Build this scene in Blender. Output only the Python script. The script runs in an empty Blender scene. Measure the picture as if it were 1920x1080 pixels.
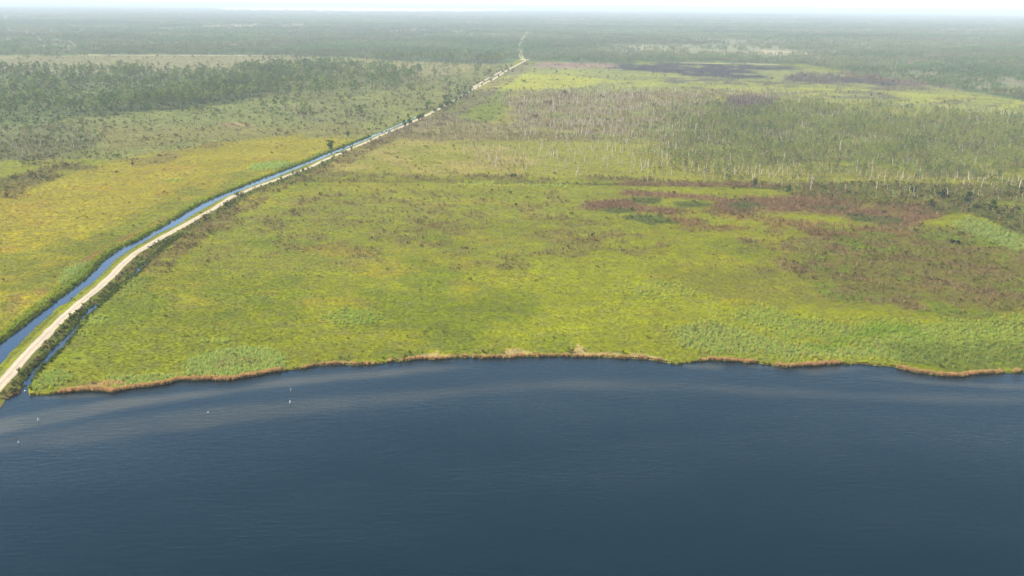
import bpy, math, random
import numpy as np
R = math.radians
rng = np.random.default_rng(7)
random.seed(7)
sc = bpy.context.scene
COL = sc.collection
# ------------------------------------------------------------------ camera model
H = 130.0; F = 1867.0; PITCH = math.atan(532 / 1867.0); ROLL = R(0.54)
cp, sp_ = math.cos(PITCH), math.sin(PITCH)
fwd = np.array([0, cp, -sp_]); up0 = np.array([0, sp_, cp]); rt0 = np.array([1.0, 0, 0])
ca, sa = math.cos(ROLL), math.sin(ROLL)
rt = ca * rt0 + sa * up0; up = -sa * rt0 + ca * up0
def yh(px):                       # horizon row at photo column px
    return 540 + (F * fwd[2] + (np.asarray(px, float) - 960) * rt[2]) / up[2]
def G(px, py, z=0.15):            # photo pixel -> point on the plane at height z
    px = np.asarray(px, float); py = np.asarray(py, float)
    a = px - 960; b = 540 - py
    dx = F * fwd[0] + a * rt[0] + b * up[0]
    dy = F * fwd[1] + a * rt[1] + b * up[1]
    dz = F * fwd[2] + a * rt[2] + b * up[2]
    t = (H - z) / -dz
    return dx * t, dy * t
def P(X, Y, Z=0.15):              # world -> photo pixel
    X = np.asarray(X, float); Y = np.asarray(Y, float); z = Z - H
    f = X * fwd[0] + Y * fwd[1] + z * fwd[2]
    a = X * rt[0] + Y * rt[1] + z * rt[2]
    b = X * up[0] + Y * up[1] + z * up[2]
    f = np.maximum(f, 1e-3)
    return 960 + F * a / f, 540 - F * b / f
# ------------------------------------------------------------------ noise
def vnoise(x, y, s, seed=0):
    x = np.asarray(x, float) / s; y = np.asarray(y, float) / s
    xi = np.floor(x).astype(np.int64); yi = np.floor(y).astype(np.int64)
    fx = x - xi; fy = y - yi
    fx = fx * fx * (3 - 2 * fx); fy = fy * fy * (3 - 2 * fy)
    def h(a, b):
        n = (a * 374761393 + b * 668265263 + seed * 974634777) & 0x7fffffff
        n = ((n ^ (n >> 13)) * 1274126177) & 0x7fffffff
        n = n ^ (n >> 16)
        return (n & 0xffff) / 65535.0
    a = h(xi, yi); b = h(xi + 1, yi); c = h(xi, yi + 1); d = h(xi + 1, yi + 1)
    return (a * (1 - fx) + b * fx) * (1 - fy) + (c * (1 - fx) + d * fx) * fy
def fbm(x, y, s, seed=0, n=3):    # about -1 .. 1
    t = 0; a = 1.0; tot = 0
    for i in range(n):
        t = t + a * (vnoise(x, y, s / 2 ** i, seed + 17 * i) * 2 - 1); tot += a; a *= 0.6
    return t / tot * 1.5
def sstep(a, b, x):
    t = np.clip((x - a) / (b - a), 0, 1); return t * t * (3 - 2 * t)
def lin(c):
    c = np.asarray(c, float) / 255.0
    c = c * np.array([1.0, .985, 1.0])
    return np.where(c < 0.04045, c / 12.92, ((c + 0.055) / 1.055) ** 2.4)
KA = 0.50
def A(r, g, b, k=1.0):            # real base colour from how it looks in full sun
    return lin((r, g, b)) * KA * k
# ------------------------------------------------------------------ outlines measured on the photograph
SH = np.array([(-3000, 860), (-900, 850), (-300, 825), (-120, 806), (-60, 786), (-20, 762), (0, 751), (14, 749), (22, 744), (33, 739), (38, 731),
 (41, 722), (45, 712), (50, 712), (52, 722), (50.5, 733), (51, 739), (58, 742), (75, 740), (93, 738), (133, 733), (167, 732), (200, 735.5), (213, 736.7), (240, 731),
 (283, 727), (317, 718), (333, 712), (400, 712), (433, 711), (467, 705), (500, 699), (533, 696), (567, 692), (600, 687), (640, 684),
 (668, 685), (702, 683), (734, 679), (771, 676), (809, 674), (846, 672), (884, 671), (940, 670), (968, 669), (1000, 667), (1073, 668),
 (1140, 671), (1207, 673), (1240, 678), (1270, 683), (1300, 681), (1330, 678), (1380, 680), (1430, 682), (1473, 687), (1530, 684), (1580, 682),
 (1630, 683), (1673, 688), (1697, 695), (1747, 702), (1797, 706), (1830, 703), (1863, 700), (1920, 699), (2050, 697), (2300, 706), (2700, 700), (5200, 690)], float)
SH[14:19, 0] = (51.5, 53, 55, 57, 59)
def shore(px):
    px = np.asarray(px, float)
    base = np.interp(px, SH[:, 0], SH[:, 1])
    X, Y = G(px, base)
    w = vnoise(X, X * 0, 9.0, 5) * 2 - 1 + 0.6 * (vnoise(X, X * 0, 3.2, 8) * 2 - 1)
    w2 = vnoise(X, X * 0, 26.0, 15) * 2 - 1
    return base + 1.4 * w + 1.3 * w2 * (np.abs(px - 48) > 30)
# tables: photo row, left column, right column
ROADC = np.array([(800, -62), (760, -28), (735, -13), (719, 2), (700, 20), (662, 52), (620, 94), (603, 110), (568, 150), (537, 188), (516, 210), (494, 231), (475, 253.5), (457, 283),
 (442, 309), (432, 328), (422, 346), (408, 370), (392, 400), (370, 433), (350, 480), (332, 533), (325, 550), (315, 578), (300, 608), (289, 635),
 (280, 654), (271, 677), (263, 695), (252, 718), (242, 743), (230, 770), (219, 794), (205, 822), (190, 850), (167, 888), (156, 909), (150, 922.5), (142, 935), (130, 954), (116, 981), (112.5, 987)], float)[::-1]
TRACK = np.array([(112, 981), (105, 977), (95.5, 975), (87, 972), (76, 978), (66, 983.6), (55, 990.5), (50, 995), (44, 1003)], float)[::-1]
CANAL = np.array([(900, -230, -190), (800, -135, -90), (735, -68, -27), (687, -30, 0), (670, -17, 11), (645, 0, 36), (613, 43, 67.5), (577, 90, 108), (567, 102, 126), (548, 128, 149), (534, 147, 168), (524, 160, 181),
 (507, 178, 198), (487, 197, 216), (474, 215, 236), (464, 230, 250), (454, 255, 269), (438, 283, 297), (424, 307, 329), (408, 335, 355), (400, 347, 367), (380, 383, 401), (367, 413, 430),
 (345, 467, 484), (332, 500, 519), (317, 540, 554), (302, 580, 592), (290, 607, 620), (280, 634, 644), (272, 654, 664), (263, 677, 686), (257, 691, 698), (240, 733, 738), (218, 780, 785)], float)[::-1]
DITCH = np.array([(722, 45, 57), (715, 46.5, 60.5), (698, 58, 69.5), (691, 63.5, 73), (679, 76, 89), (658, 93, 111), (644, 111, 124), (622, 132.5, 142), (605, 146, 153), (593, 155, 163),
 (577, 168, 181), (567, 187, 190), (560, 197, 200), (548, 210, 214), (532, 230, 234), (520, 243, 250), (505, 257, 264), (494, 270, 276), (488, 279, 281), (473, 295, 297), (450, 324, 326), (436, 345, 347)], float)[::-1]
XROAD = [(-400, 104), (540, 105)]
def tab(T, py, k): return np.interp(py, T[:, 0], T[:, k])
def roadhw(py): return np.interp(py, (110, 160, 250, 400, 600), (2.7, 2.5, 2.0, 1.9, 2.2))   # metres
def pxm(px, py): return (py - yh(px)) / H       # photo pixels per metre, sideways
def poly_sd(px, py, poly, ys=2.5):
    poly = np.array(poly, float); qx = np.asarray(px, float); qy = np.asarray(py, float) * ys
    vx = poly[:, 0]; vy = poly[:, 1] * ys
    d = np.full(qx.shape, 1e18); ins = np.zeros(qx.shape, bool)
    n = len(poly)
    for i in range(n):
        ax, ay = vx[i], vy[i]; bx, by = vx[(i + 1) % n], vy[(i + 1) % n]
        ex, ey = bx - ax, by - ay; L = ex * ex + ey * ey + 1e-9
        t = np.clip(((qx - ax) * ex + (qy - ay) * ey) / L, 0, 1)
        d = np.minimum(d, (qx - ax - t * ex) ** 2 + (qy - ay - t * ey) ** 2)
        c = (ay > qy) != (by > qy)
        ins ^= c & (qx < ex * (qy - ay) / (ey if abs(ey) > 1e-9 else 1e-9) + ax)
    d = np.sqrt(d)
    return np.where(ins, d, -d)
# ------------------------------------------------------------------ the vegetation map (what grows where)
gx = np.arange(-520, 2440, 2.5); gy = np.arange(8, 860, 1.5)
MX, MY = np.meshgrid(gx, gy)
MYc = np.maximum(MY, yh(MX) + 4)
WX, WY = G(MX, MYc)
NW1 = fbm(WX, WY, 45, 1); NW2 = fbm(WX, WY, 12, 2)
NFAR = fbm(WX, WY, 200, 3)
C = np.zeros(MX.shape + (3,))
CH = {k: np.zeros(MX.shape) for k in ('pine', 'wood', 'snag', 'scrub', 'brush', 'reed', 'far', 'tuft')}
C[:] = A(152, 160, 32); CH['tuft'][:] = 1; CH['scrub'][:] = 0.05
def paint(poly, col=None, a=1.0, f=8, w=8, mot=None, **ch):
    p = np.array(poly, float); pad = f + w + 6
    i0 = max(0, int((p[:, 0].min() - pad - gx[0]) / 2.5)); i1 = min(len(gx), int((p[:, 0].max() + pad - gx[0]) / 2.5) + 2)
    j0 = max(0, int((p[:, 1].min() - pad / 2.5 - gy[0]) / 1.5)); j1 = min(len(gy), int((p[:, 1].max() + pad / 2.5 - gy[0]) / 1.5) + 2)
    S = (slice(j0, j1), slice(i0, i1))
    nz = 0.6 * NW1[S] + 0.4 * NW2[S]
    nz = np.where(MY[S] < 160, 0.5 * nz + 0.5 * NFAR[S], nz)
    m = sstep(-f, f, poly_sd(MX[S], MY[S], poly) + w * nz) * a
    if mot:
        s_, lo, hi, sd = mot
        m = m * sstep(lo, hi, fbm(WX[S], WY[S], s_, sd))
    if col is not None:
        C[S] = C[S] * (1 - m[..., None]) + np.array(col) * m[..., None]
    for k, v in ch.items():
        CH[k][S] = CH[k][S] * (1 - m) + v * m
BIG = 2600
G1 = A(150, 160, 30); G2 = A(138, 150, 38); YEL = A(178, 168, 30); ORA = A(196, 150, 44); PALE = A(142, 160, 94); BRN = A(142, 120, 76); MAU = A(142, 120, 94)
OLV = A(124, 130, 46); DKG = A(84, 108, 40); TAN = A(176, 166, 104); LIME = A(174, 180, 70); BURN = A(58, 57, 62); SAND = A(236, 218, 184); RUST = A(142, 114, 88); SAGE = A(128, 132, 84)
FLOOR = A(98, 116, 54); TURQ = A(104, 152, 66)
# --- right of the road, front marsh: broad tints
paint([(200, 560), (420, 500), (560, 520), (560, 640), (300, 700), (120, 700), (100, 650)], A(140, 152, 18), .8, 60, 30)
paint([(330, 430), (700, 335), (1200, 345), (1150, 450), (900, 520), (420, 520)], A(148, 156, 52), .8, 60, 30)
paint([(700, 500), (1300, 480), (1700, 560), (1500, 640), (900, 640), (600, 580)], A(160, 168, 30), .8, 60, 30)
paint([(200, 450), (2200, 430), (2200, 690), (60, 700)], A(166, 164, 34), .6, 10, 10, (30, 0.1, 0.9, 31), tuft=.8)
paint([(200, 420), (2200, 420), (2200, 690), (60, 700)], A(124, 144, 24), .6, 10, 10, (42, 0.15, 0.7, 33))
paint([(300, 340), (1500, 350), (1900, 560), (500, 640), (250, 560)], A(176, 160, 56), .35, 10, 10, (24, 0.45, 0.8, 35))
paint([(350, 440), (560, 360), (1050, 350), (1150, 470), (900, 500), (420, 500)], A(146, 136, 80), .6, 30, 45, (16, 0.05, 0.5, 37), scrub=.5, brush=.25)
paint([(560, 380), (700, 370), (800, 400), (790, 420), (620, 425), (540, 405)], A(140, 130, 80), .55, 20, 30, (12, -.5, .4, 38), scrub=.5, brush=.3)
paint([(740, 400), (900, 395), (950, 425), (800, 440), (740, 425)], A(140, 130, 80), .5, 20, 30, (12, -.5, .4, 39), scrub=.4, brush=.3)
for p, a in (([(560, 465), (640, 462), (700, 475), (620, 482)], .8), ([(690, 505), (790, 500), (800, 512), (700, 516)], .5), ([(430, 370), (500, 362), (520, 380), (450, 390)], .6),
             ([(640, 330), (760, 352), (700, 362), (620, 350)], .5), ([(780, 378), (930, 374), (940, 382), (800, 386)], .7), ([(1350, 550), (1450, 560), (1440, 575), (1330, 570)], .5)):
    paint(p, A(184, 160, 60), a * .5, 10, 14)
paint([(1200, 500), (1500, 500), (2200, 480), (2300, 570), (1600, 580), (1300, 560)], A(140, 140, 56), .7, 40, 40)
paint([(2300, 400), (1500, 430), (1480, 500), (1600, 560), (2300, 600)], A(128, 126, 64), .85, 30, 40, scrub=.5, brush=.2)
paint([(2300, 400), (1400, 430), (1380, 500), (1600, 580), (2300, 640)], MAU, .65, 20, 30, (13, -.1, 0.7, 41), scrub=.6, brush=.45)
paint([(2300, 400), (1500, 440), (1480, 520), (1600, 580), (2300, 640)], A(124, 150, 34), .7, 20, 20, (15, 0.1, 0.6, 43), scrub=.3)
# pale reed areas
paint([(1260, 618), (1330, 600), (1480, 640), (1640, 650), (1760, 665), (1760, 682), (1500, 676), (1330, 665), (1270, 650)], PALE, .75, 22, 30, reed=.8)
paint([(1350, 590), (1420, 575), (1560, 600), (1900, 600), (2100, 620), (2100, 690), (1720, 680), (1480, 640)], A(138, 158, 80), .75, 30, 40, reed=.5)
paint([(1160, 535), (1290, 520), (1320, 550), (1240, 560)], A(158, 170, 78), .5, 20, 20, reed=.3)
paint([(1500, 655), (1640, 600), (1760, 600), (1900, 660), (1700, 672)], A(120, 150, 40), .6, 20, 30, (20, -.1, .5, 44))
paint([(1650, 645), (1920, 640), (2100, 660), (2100, 690), (1800, 700), (1690, 680)], A(112, 128, 60), .7, 20, 20)
paint([(340, 706), (350, 672), (420, 652), (500, 650), (545, 668), (535, 690), (450, 706)], A(146, 166, 92), .95, 8, 8, reed=1, scrub=.1)
paint([(375, 690), (430, 668), (500, 672), (480, 690)], A(140, 140, 90), .6, 8, 14, (8, -.1, .4, 45))
paint([(600, 596), (640, 580), (715, 582), (722, 602), (650, 612)], A(140, 162, 76), .75, 8, 10, reed=.7)
paint([(185, 722), (200, 708), (310, 700), (345, 706), (300, 724), (230, 730)], A(144, 164, 90), .9, 6, 6, reed=1)
paint([(62, 732), (70, 705), (110, 692), (140, 705), (110, 725)], A(136, 160, 86), .8, 8, 8, reed=.9)
paint([(370, 645), (380, 636), (432, 635), (430, 644)], A(150, 168, 84), .9, 5, 5, reed=.8)
paint([(150, 612), (152, 592), (205, 590), (208, 604), (175, 612)], A(146, 168, 80), .8, 6, 6, reed=.8)
paint([(145, 632), (150, 617), (180, 620), (170, 634)], A(146, 168, 80), .6, 6, 6, reed=.8)
paint([(225, 560), (235, 525), (280, 520), (265, 545)], A(134, 150, 80), .7, 6, 8, reed=.7)
paint([(100, 680), (120, 660), (180, 668), (160, 682)], A(160, 176, 24), .7, 6, 8)
paint([(860, 348), (880, 341), (1070, 344), (1060, 352)], A(152, 168, 88), .8, 5, 4, reed=.4)
# shore: litter, sand, low bushes
paint([(560, 680), (760, 655), (1180, 652), (1290, 676), (1280, 700), (560, 710)], A(120, 136, 46), .7, 12, 12, (7, -.1, .4, 47), scrub=.8)
for p in ([(778, 673), (790, 664), (815, 660), (818, 654), (824, 655), (824, 663), (842, 666), (838, 671)], [(935, 668), (946, 653), (968, 652), (1010, 660), (1000, 667)], [(1070, 664), (1084, 646), (1092, 650), (1100, 662), (1086, 667)],
          [(590, 688), (600, 680), (655, 677), (655, 684)], [(1170, 672), (1180, 660), (1215, 664), (1258, 674), (1250, 678)], [(1090, 662), (1160, 660), (1170, 667), (1100, 668)], [(895, 668), (897, 652), (903, 651), (903, 668)]):
    paint(p, A(204, 182, 138), .75, 3.5, 9, scrub=.12, tuft=.25, reed=0)
paint([(150, 722), (160, 718), (230, 716), (240, 722), (180, 726)], A(178, 150, 112), .7, 4, 5)
# --- cross ditch and what lies behind it
paint([(560, 320), (640, 324), (1280, 338), (1920, 352), (2400, 365), (2400, 200), (1700, 160), (1000, 118), (900, 165), (700, 255)], A(164, 166, 62), 1, 4, 4, scrub=.15)
paint([(620, 318), (700, 262), (900, 246), (1000, 300), (980, 330), (640, 326)], A(186, 172, 98), .7, 10, 24, (24, -.5, .5, 51), scrub=.35)
paint([(800, 218), (870, 172), (960, 168), (945, 215), (900, 235)], A(134, 148, 48), .95, 8, 8, scrub=.3)
paint([(760, 232), (830, 215), (960, 235), (1200, 262), (900, 262), (700, 262)], A(140, 128, 96), .6, 10, 16, scrub=.4, snag=.35, brush=.3)
paint([(960, 175), (1050, 165), (1180, 168), (1300, 185), (1420, 190), (1340, 290), (1180, 262), (1000, 250), (940, 228)], A(140, 126, 98), .75, 22, 45, snag=1, brush=.35, scrub=.3)
paint([(960, 175), (1180, 168), (1300, 185), (1340, 290), (1000, 250)], A(146, 154, 70), .8, 22, 40, (26, -.25, .35, 53), brush=.1)
paint([(1000, 268), (1200, 262), (1330, 290), (1440, 336), (1200, 336), (900, 320), (860, 270)], None, 1, 10, 20, snag=.45)
paint([(1200, 290), (1330, 285), (1700, 320), (1900, 330), (1900, 345), (1400, 338), (1220, 334)], None, 1, 16, 40, snag=.9, wood=.4)
paint([(1240, 250), (1280, 215), (1340, 196), (1500, 195), (1920, 228), (2500, 260), (2500, 345), (1900, 332), (1600, 318), (1400, 300), (1310, 280)], A(128, 142, 62), .95, 60, 90, wood=.85, snag=.3, tuft=.6, scrub=.4)
paint([(1240, 250), (1280, 215), (1500, 195), (1920, 228), (2500, 260), (2500, 345), (1900, 332), (1600, 318), (1310, 280)], A(144, 128, 96), .5, 30, 40, (24, 0, .6, 55), snag=.7, brush=.2)
paint([(1350, 200), (1362, 180), (1420, 176), (1460, 186), (1440, 203), (1390, 206)], A(86, 74, 92), .9, 8, 10, wood=.1, brush=1, snag=.3, scrub=.2)
paint([(1180, 180), (1200, 165), (1500, 172), (1560, 186), (1400, 182)], A(140, 122, 100), .6, 8, 10, brush=.4, snag=.4)
# lime clearings and the burnt ground
paint([(985, 120), (1200, 118), (1500, 126), (1700, 152), (2500, 200), (2500, 262), (1900, 220), (1600, 190), (1300, 172), (1100, 172), (880, 170), (920, 148)], A(150, 158, 84), .9, 6, 8, wood=.0, tuft=.5)
paint([(880, 171), (915, 150), (985, 138), (1080, 142), (1140, 148), (1120, 158), (1050, 166), (930, 170)], A(186, 190, 62), 1, 6, 9, (70, -1.2, -.2, 97), snag=0, brush=0)
paint([(980, 130), (1080, 128), (1180, 136), (1300, 136), (1280, 146), (1000, 140)], LIME, .7, 6, 10, (60, -.2, .3, 57))
paint([(1100, 150), (1300, 146), (1500, 158), (1700, 172), (1980, 190), (2500, 215), (2500, 250), (1980, 216), (1700, 194), (1400, 172), (1150, 166)], LIME, .9, 6, 12, (50, -.35, .15, 59))
paint([(1200, 130), (1500, 140), (2500, 222), (2500, 240), (1300, 168)], A(104, 98, 84), .7, 6, 12, (38, .1, .5, 61), brush=.2)
paint([(1140, 128), (1160, 120), (1300, 117), (1480, 119), (1560, 126), (1500, 133), (1420, 136), (1440, 148), (1400, 150), (1300, 141), (1200, 136)], BURN, .95, 6, 24, (45, -.7, -.2, 98), tuft=.3)
paint([(1560, 140), (1660, 142), (1800, 156), (1960, 172), (2300, 196), (2300, 204), (1940, 182), (1760, 164), (1640, 156)], A(78, 74, 74), .85, 6, 16, (44, -.4, .2, 96), tuft=.4)
paint([(1180, 146), (1300, 144), (1420, 152), (1400, 160), (1240, 156)], A(100, 94, 90), .8, 5, 14, (36, -.2, .3, 95))
paint([(1470, 150), (1490, 132), (1600, 128), (1660, 142), (1760, 156), (1600, 158)], A(78, 74, 74), .95, 6, 18, (40, -.7, 0, 99), brush=.5, tuft=.2)
paint([(1640, 150), (1760, 154), (1960, 180), (1800, 170)], A(140, 120, 110), .7, 5, 10)
paint([(1000, 126), (1010, 116), (1140, 119), (1160, 125), (1080, 128)], A(170, 140, 128), .8, 4, 8, brush=.2, tuft=.3)
# cross ditch edge
paint([(540, 333), (560, 322), (900, 326), (1280, 336), (1600, 345), (2400, 372), (2400, 382), (1600, 358), (1280, 348), (860, 341), (560, 340)], A(128, 120, 68), .65, 3, 8, (16, -.7, .2, 50), scrub=.6, brush=.3, snag=0, wood=0)
paint([(540, 339), (860, 341.5), (1280, 348), (1500, 354), (1500, 356), (1280, 350), (860, 343), (540, 341)], A(86, 98, 44), .8, 1.5, 2, scrub=.3)
paint([(620, 341), (860, 343), (1000, 346), (900, 362), (600, 360)], A(168, 168, 56), .5, 8, 8)
# the red-brown dead brush bands
paint([(1160, 344), (1280, 340), (1480, 348), (1480, 352), (1280, 350), (1160, 347)], RUST * .9, .8, 4, 6, brush=.8)
paint([(1080, 392), (1100, 378), (1170, 374), (1200, 384), (1290, 396), (1260, 406), (1160, 392), (1110, 396)], RUST, .95, 7, 8, brush=1, scrub=.2)
paint([(1165, 366), (1170, 358), (1240, 360), (1350, 370), (1420, 384), (1330, 376), (1240, 370)], RUST * 1.08, .9, 6, 6, brush=.95, scrub=.2)
paint([(1340, 380), (1390, 366), (1500, 366), (1640, 378), (1760, 380), (1780, 410), (1700, 425), (1600, 410), (1500, 402), (1390, 402), (1330, 392)], A(138, 110, 88), .92, 14, 20, (16, -1.2, -.3, 64), brush=1, scrub=.4)
paint([(1230, 400), (1330, 398), (1480, 410), (1700, 430), (1720, 450), (1400, 440), (1240, 416)], A(150, 116, 82), .7, 12, 20, (18, -.3, .3, 63), brush=.8, scrub=.4)
paint([(1040, 400), (1200, 400), (1300, 430), (1500, 470), (1200, 480), (1050, 440)], A(148, 134, 84), .6, 20, 30, (14, -.2, .5, 65), brush=.5, scrub=.4)
for p in ([(1110, 396), (1150, 389), (1200, 395), (1160, 402)], [(1180, 370), (1240, 373), (1230, 382), (1190, 380)], [(1165, 402), (1240, 402), (1280, 418), (1220, 422), (1170, 412)],
          [(1260, 378), (1320, 378), (1330, 386), (1270, 390)], [(1360, 384), (1400, 376), (1440, 388), (1390, 396)], [(1580, 400), (1700, 410), (1690, 422), (1600, 414)], [(1500, 388), (1600, 386), (1580, 396)]):
    paint(p, A(88, 110, 50), .85, 6, 6, brush=.25, scrub=.6)
paint([(1700, 400), (1760, 380), (2400, 400), (2400, 480), (1900, 440), (1820, 400)], A(92, 104, 48), .9, 14, 16, scrub=1, brush=.35, wood=.1)
paint([(1500, 340), (1900, 345), (2400, 360), (2400, 400), (1700, 372), (1500, 362)], A(112, 116, 62), .8, 10, 14, scrub=.9, brush=.4, snag=.2, wood=.22)
paint([(1778, 420), (1812, 404), (1850, 410), (1885, 430), (1940, 450), (1960, 475), (1895, 470), (1860, 450), (1800, 436)], A(134, 154, 84), .9, 8, 10, reed=.6, scrub=0, brush=0)
paint([(1420, 352), (1700, 366), (2300, 380), (2300, 470), (1930, 442), (1780, 396), (1600, 384)], A(114, 120, 60), .6, 16, 24, (20, -.8, .1, 66), wood=.3, scrub=1)
paint([(1180, 336), (1400, 342), (2300, 368), (2300, 396), (1700, 372), (1300, 352)], None, .8, 8, 30, wood=.35, snag=.25)
# --- far forest on both sides
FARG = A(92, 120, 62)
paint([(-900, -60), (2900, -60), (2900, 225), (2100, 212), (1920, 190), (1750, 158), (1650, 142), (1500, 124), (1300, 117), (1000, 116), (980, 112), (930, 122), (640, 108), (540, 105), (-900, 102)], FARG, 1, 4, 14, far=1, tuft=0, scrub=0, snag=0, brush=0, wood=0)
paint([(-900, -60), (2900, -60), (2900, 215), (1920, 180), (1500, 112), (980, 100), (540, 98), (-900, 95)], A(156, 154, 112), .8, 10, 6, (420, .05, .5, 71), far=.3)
paint([(350, 55), (420, 46), (500, 44), (590, 45), (560, 51), (430, 53)], A(170, 170, 120), .9, 4, 5, (300, -.6, .2, 72), far=.1)
paint([(1090, 96), (1200, 84), (1350, 82), (1500, 92), (1560, 100), (1420, 106), (1200, 106)], A(166, 168, 120), .85, 10, 12, (200, -1.0, .3, 73), far=.14)
paint([(1380, 100), (1430, 94), (1530, 98), (1500, 103), (1400, 104)], A(214, 196, 158), .9, 4, 5, (120, -.8, .1, 74), far=.0)
paint([(1650, 110), (1700, 100), (1850, 102), (1860, 112), (1720, 116)], A(150, 138, 110), .6, 6, 6, far=.4)
paint([(1380, 60), (1600, 54), (2100, 58), (2100, 62), (1600, 60)], A(190, 160, 140), .6, 3, 3, far=.2)
paint([(395, 17), (470, 13), (700, 14), (990, 17), (900, 22), (640, 22), (420, 19)], (.85, .78, .66), 1, 2, 1, far=0)
paint([(980, 56), (1200, 54), (1230, 56), (1000, 58)], TAN, .6, 2, 2, far=.2)
# --- left of the canal
paint([(-900, 103), (540, 105), (700, 110), (860, 116), (960, 120), (900, 160), (780, 215), (690, 256), (600, 290), (300, 300), (-900, 300)], A(146, 152, 76), 1, 4, 5, scrub=.35, tuft=.8)
paint([(-900, 104), (540, 105.5), (620, 112), (560, 124), (470, 131), (400, 142), (-900, 138)], A(154, 150, 96), 1, 4, 3, scrub=.1, pine=.0)
paint([(-900, 104), (540, 105.5), (560, 124), (400, 142), (-900, 138)], A(146, 146, 88), .7, 4, 3, (120, -.1, .5, 75), scrub=.25, pine=.01)
paint([(470, 122), (560, 113), (590, 118), (540, 126)], A(192, 188, 84), .7, 4, 5)
paint([(620, 110), (930, 120), (900, 146), (800, 142), (640, 130)], A(160, 156, 92), .9, 4, 6, scrub=.2, pine=.04)
paint([(700, 108), (800, 107), (900, 112), (960, 116), (920, 120), (800, 116), (720, 113)], A(80, 104, 56), .9, 3, 3, pine=1, far=0)
paint([(720, 150), (850, 140), (930, 126), (880, 172), (800, 215), (740, 200)], A(140, 144, 72), .9, 5, 8, scrub=.5, pine=.06)
paint([(-900, 137), (260, 138), (420, 143), (480, 130), (560, 122), (640, 122), (600, 160), (560, 168), (450, 192), (330, 206), (200, 216), (120, 226), (60, 238), (-900, 245)], A(112, 130, 62), 1, 6, 22, pine=.42, scrub=.7)
paint([(170, 222), (200, 200), (330, 180), (450, 150), (560, 124), (620, 124), (600, 158), (560, 168), (450, 192), (330, 206), (200, 218)], A(96, 116, 52), .9, 5, 14, pine=1)
paint([(-900, 137), (260, 138), (420, 143), (300, 175), (100, 200), (-900, 210)], A(124, 140, 70), .8, 5, 6, (60, -.4, .4, 76), pine=.22)
paint([(560, 125), (700, 128), (790, 145), (760, 160), (700, 175), (560, 190), (480, 190)], A(132, 140, 72), .8, 6, 8, pine=.42, scrub=.4)
paint([(500, 205), (600, 190), (700, 192), (740, 215), (660, 235), (520, 235)], A(136, 140, 78), .8, 6, 8, pine=.14, scrub=.5, snag=.12)
paint([(-900, 235), (60, 236), (170, 225), (210, 245), (180, 275), (60, 300), (-900, 320)], A(122, 130, 74), .9, 8, 10, pine=.16, scrub=.6, brush=.25, snag=.15)
paint([(200, 215), (520, 190), (600, 235), (400, 240), (200, 262), (120, 240)], A(136, 146, 72), .8, 8, 10, scrub=.42, pine=.03)
paint([(180, 235), (660, 233), (700, 252), (400, 262), (200, 285)], A(146, 142, 72), .7, 8, 10, scrub=.4, snag=.05)
paint([(400, 234), (440, 230), (480, 236), (430, 239)], A(190, 156, 110), .7, 4, 5)
# yellow marsh
paint([(-900, 420), (0, 360), (110, 330), (240, 298), (400, 268), (560, 256), (640, 262), (690, 256), (650, 283), (560, 312), (430, 365), (300, 430), (180, 500), (0, 645), (-900, 1000)], A(174, 168, 34), 1, 12, 16, scrub=.04, tuft=1, brush=0, snag=0)
paint([(-900, 420), (0, 370), (200, 320), (560, 262), (680, 258), (500, 320), (200, 420), (-900, 500)], A(180, 166, 42), .75, 14, 20, (45, -.2, .5, 81))
paint([(-900, 420), (0, 370), (200, 330), (520, 270), (500, 320), (200, 440), (0, 500), (-900, 600)], ORA, .28, 14, 20, (26, .3, .8, 82))
paint([(-900, 500), (0, 430), (200, 420), (240, 440), (0, 560), (-900, 700)], A(190, 180, 24), .6, 14, 20, (30, -.1, .5, 83))
paint([(-900, 520), (0, 470), (200, 420), (400, 330), (560, 290), (430, 362), (300, 430), (180, 500), (0, 645), (-900, 900)], A(140, 150, 34), .85, 18, 20, (28, -.5, .3, 84))
paint([(-900, 480), (0, 462), (130, 462), (40, 488), (-900, 500)], A(186, 150, 60), .4, 10, 14, (20, -.2, .4, 85))
paint([(0, 380), (0, 330), (70, 300), (200, 290), (160, 330), (60, 350)], A(120, 110, 66), .7, 14, 20, (22, -.3, .3, 86), scrub=.8, brush=.3)
paint([(230, 300), (260, 286), (330, 284), (420, 262), (460, 268), (320, 300), (250, 312)], A(134, 118, 72), .6, 8, 14, (18, -.3, .3, 87), scrub=.6)
paint([(140, 500), (180, 470), (300, 410), (400, 362), (440, 345), (420, 360), (330, 405), (210, 468), (150, 505)], A(172, 128, 84), .75, 6, 8, (12, -.4, .2, 88), scrub=.15)
paint([(20, 560), (90, 530), (80, 560), (20, 590)], A(168, 134, 84), .5, 6, 8, (9, -.2, .4, 89))
paint([(110, 530), (120, 505), (165, 490), (182, 496), (160, 520), (130, 540)], A(138, 160, 92), .9, 5, 6, reed=1)
paint([(460, 318), (475, 308), (540, 304), (560, 309), (530, 318), (480, 321)], A(140, 166, 88), .85, 5, 5, reed=.9)
paint([(305, 338), (330, 334), (342, 338), (310, 341)], A(140, 170, 84), .7, 4, 4, reed=.4)
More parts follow.
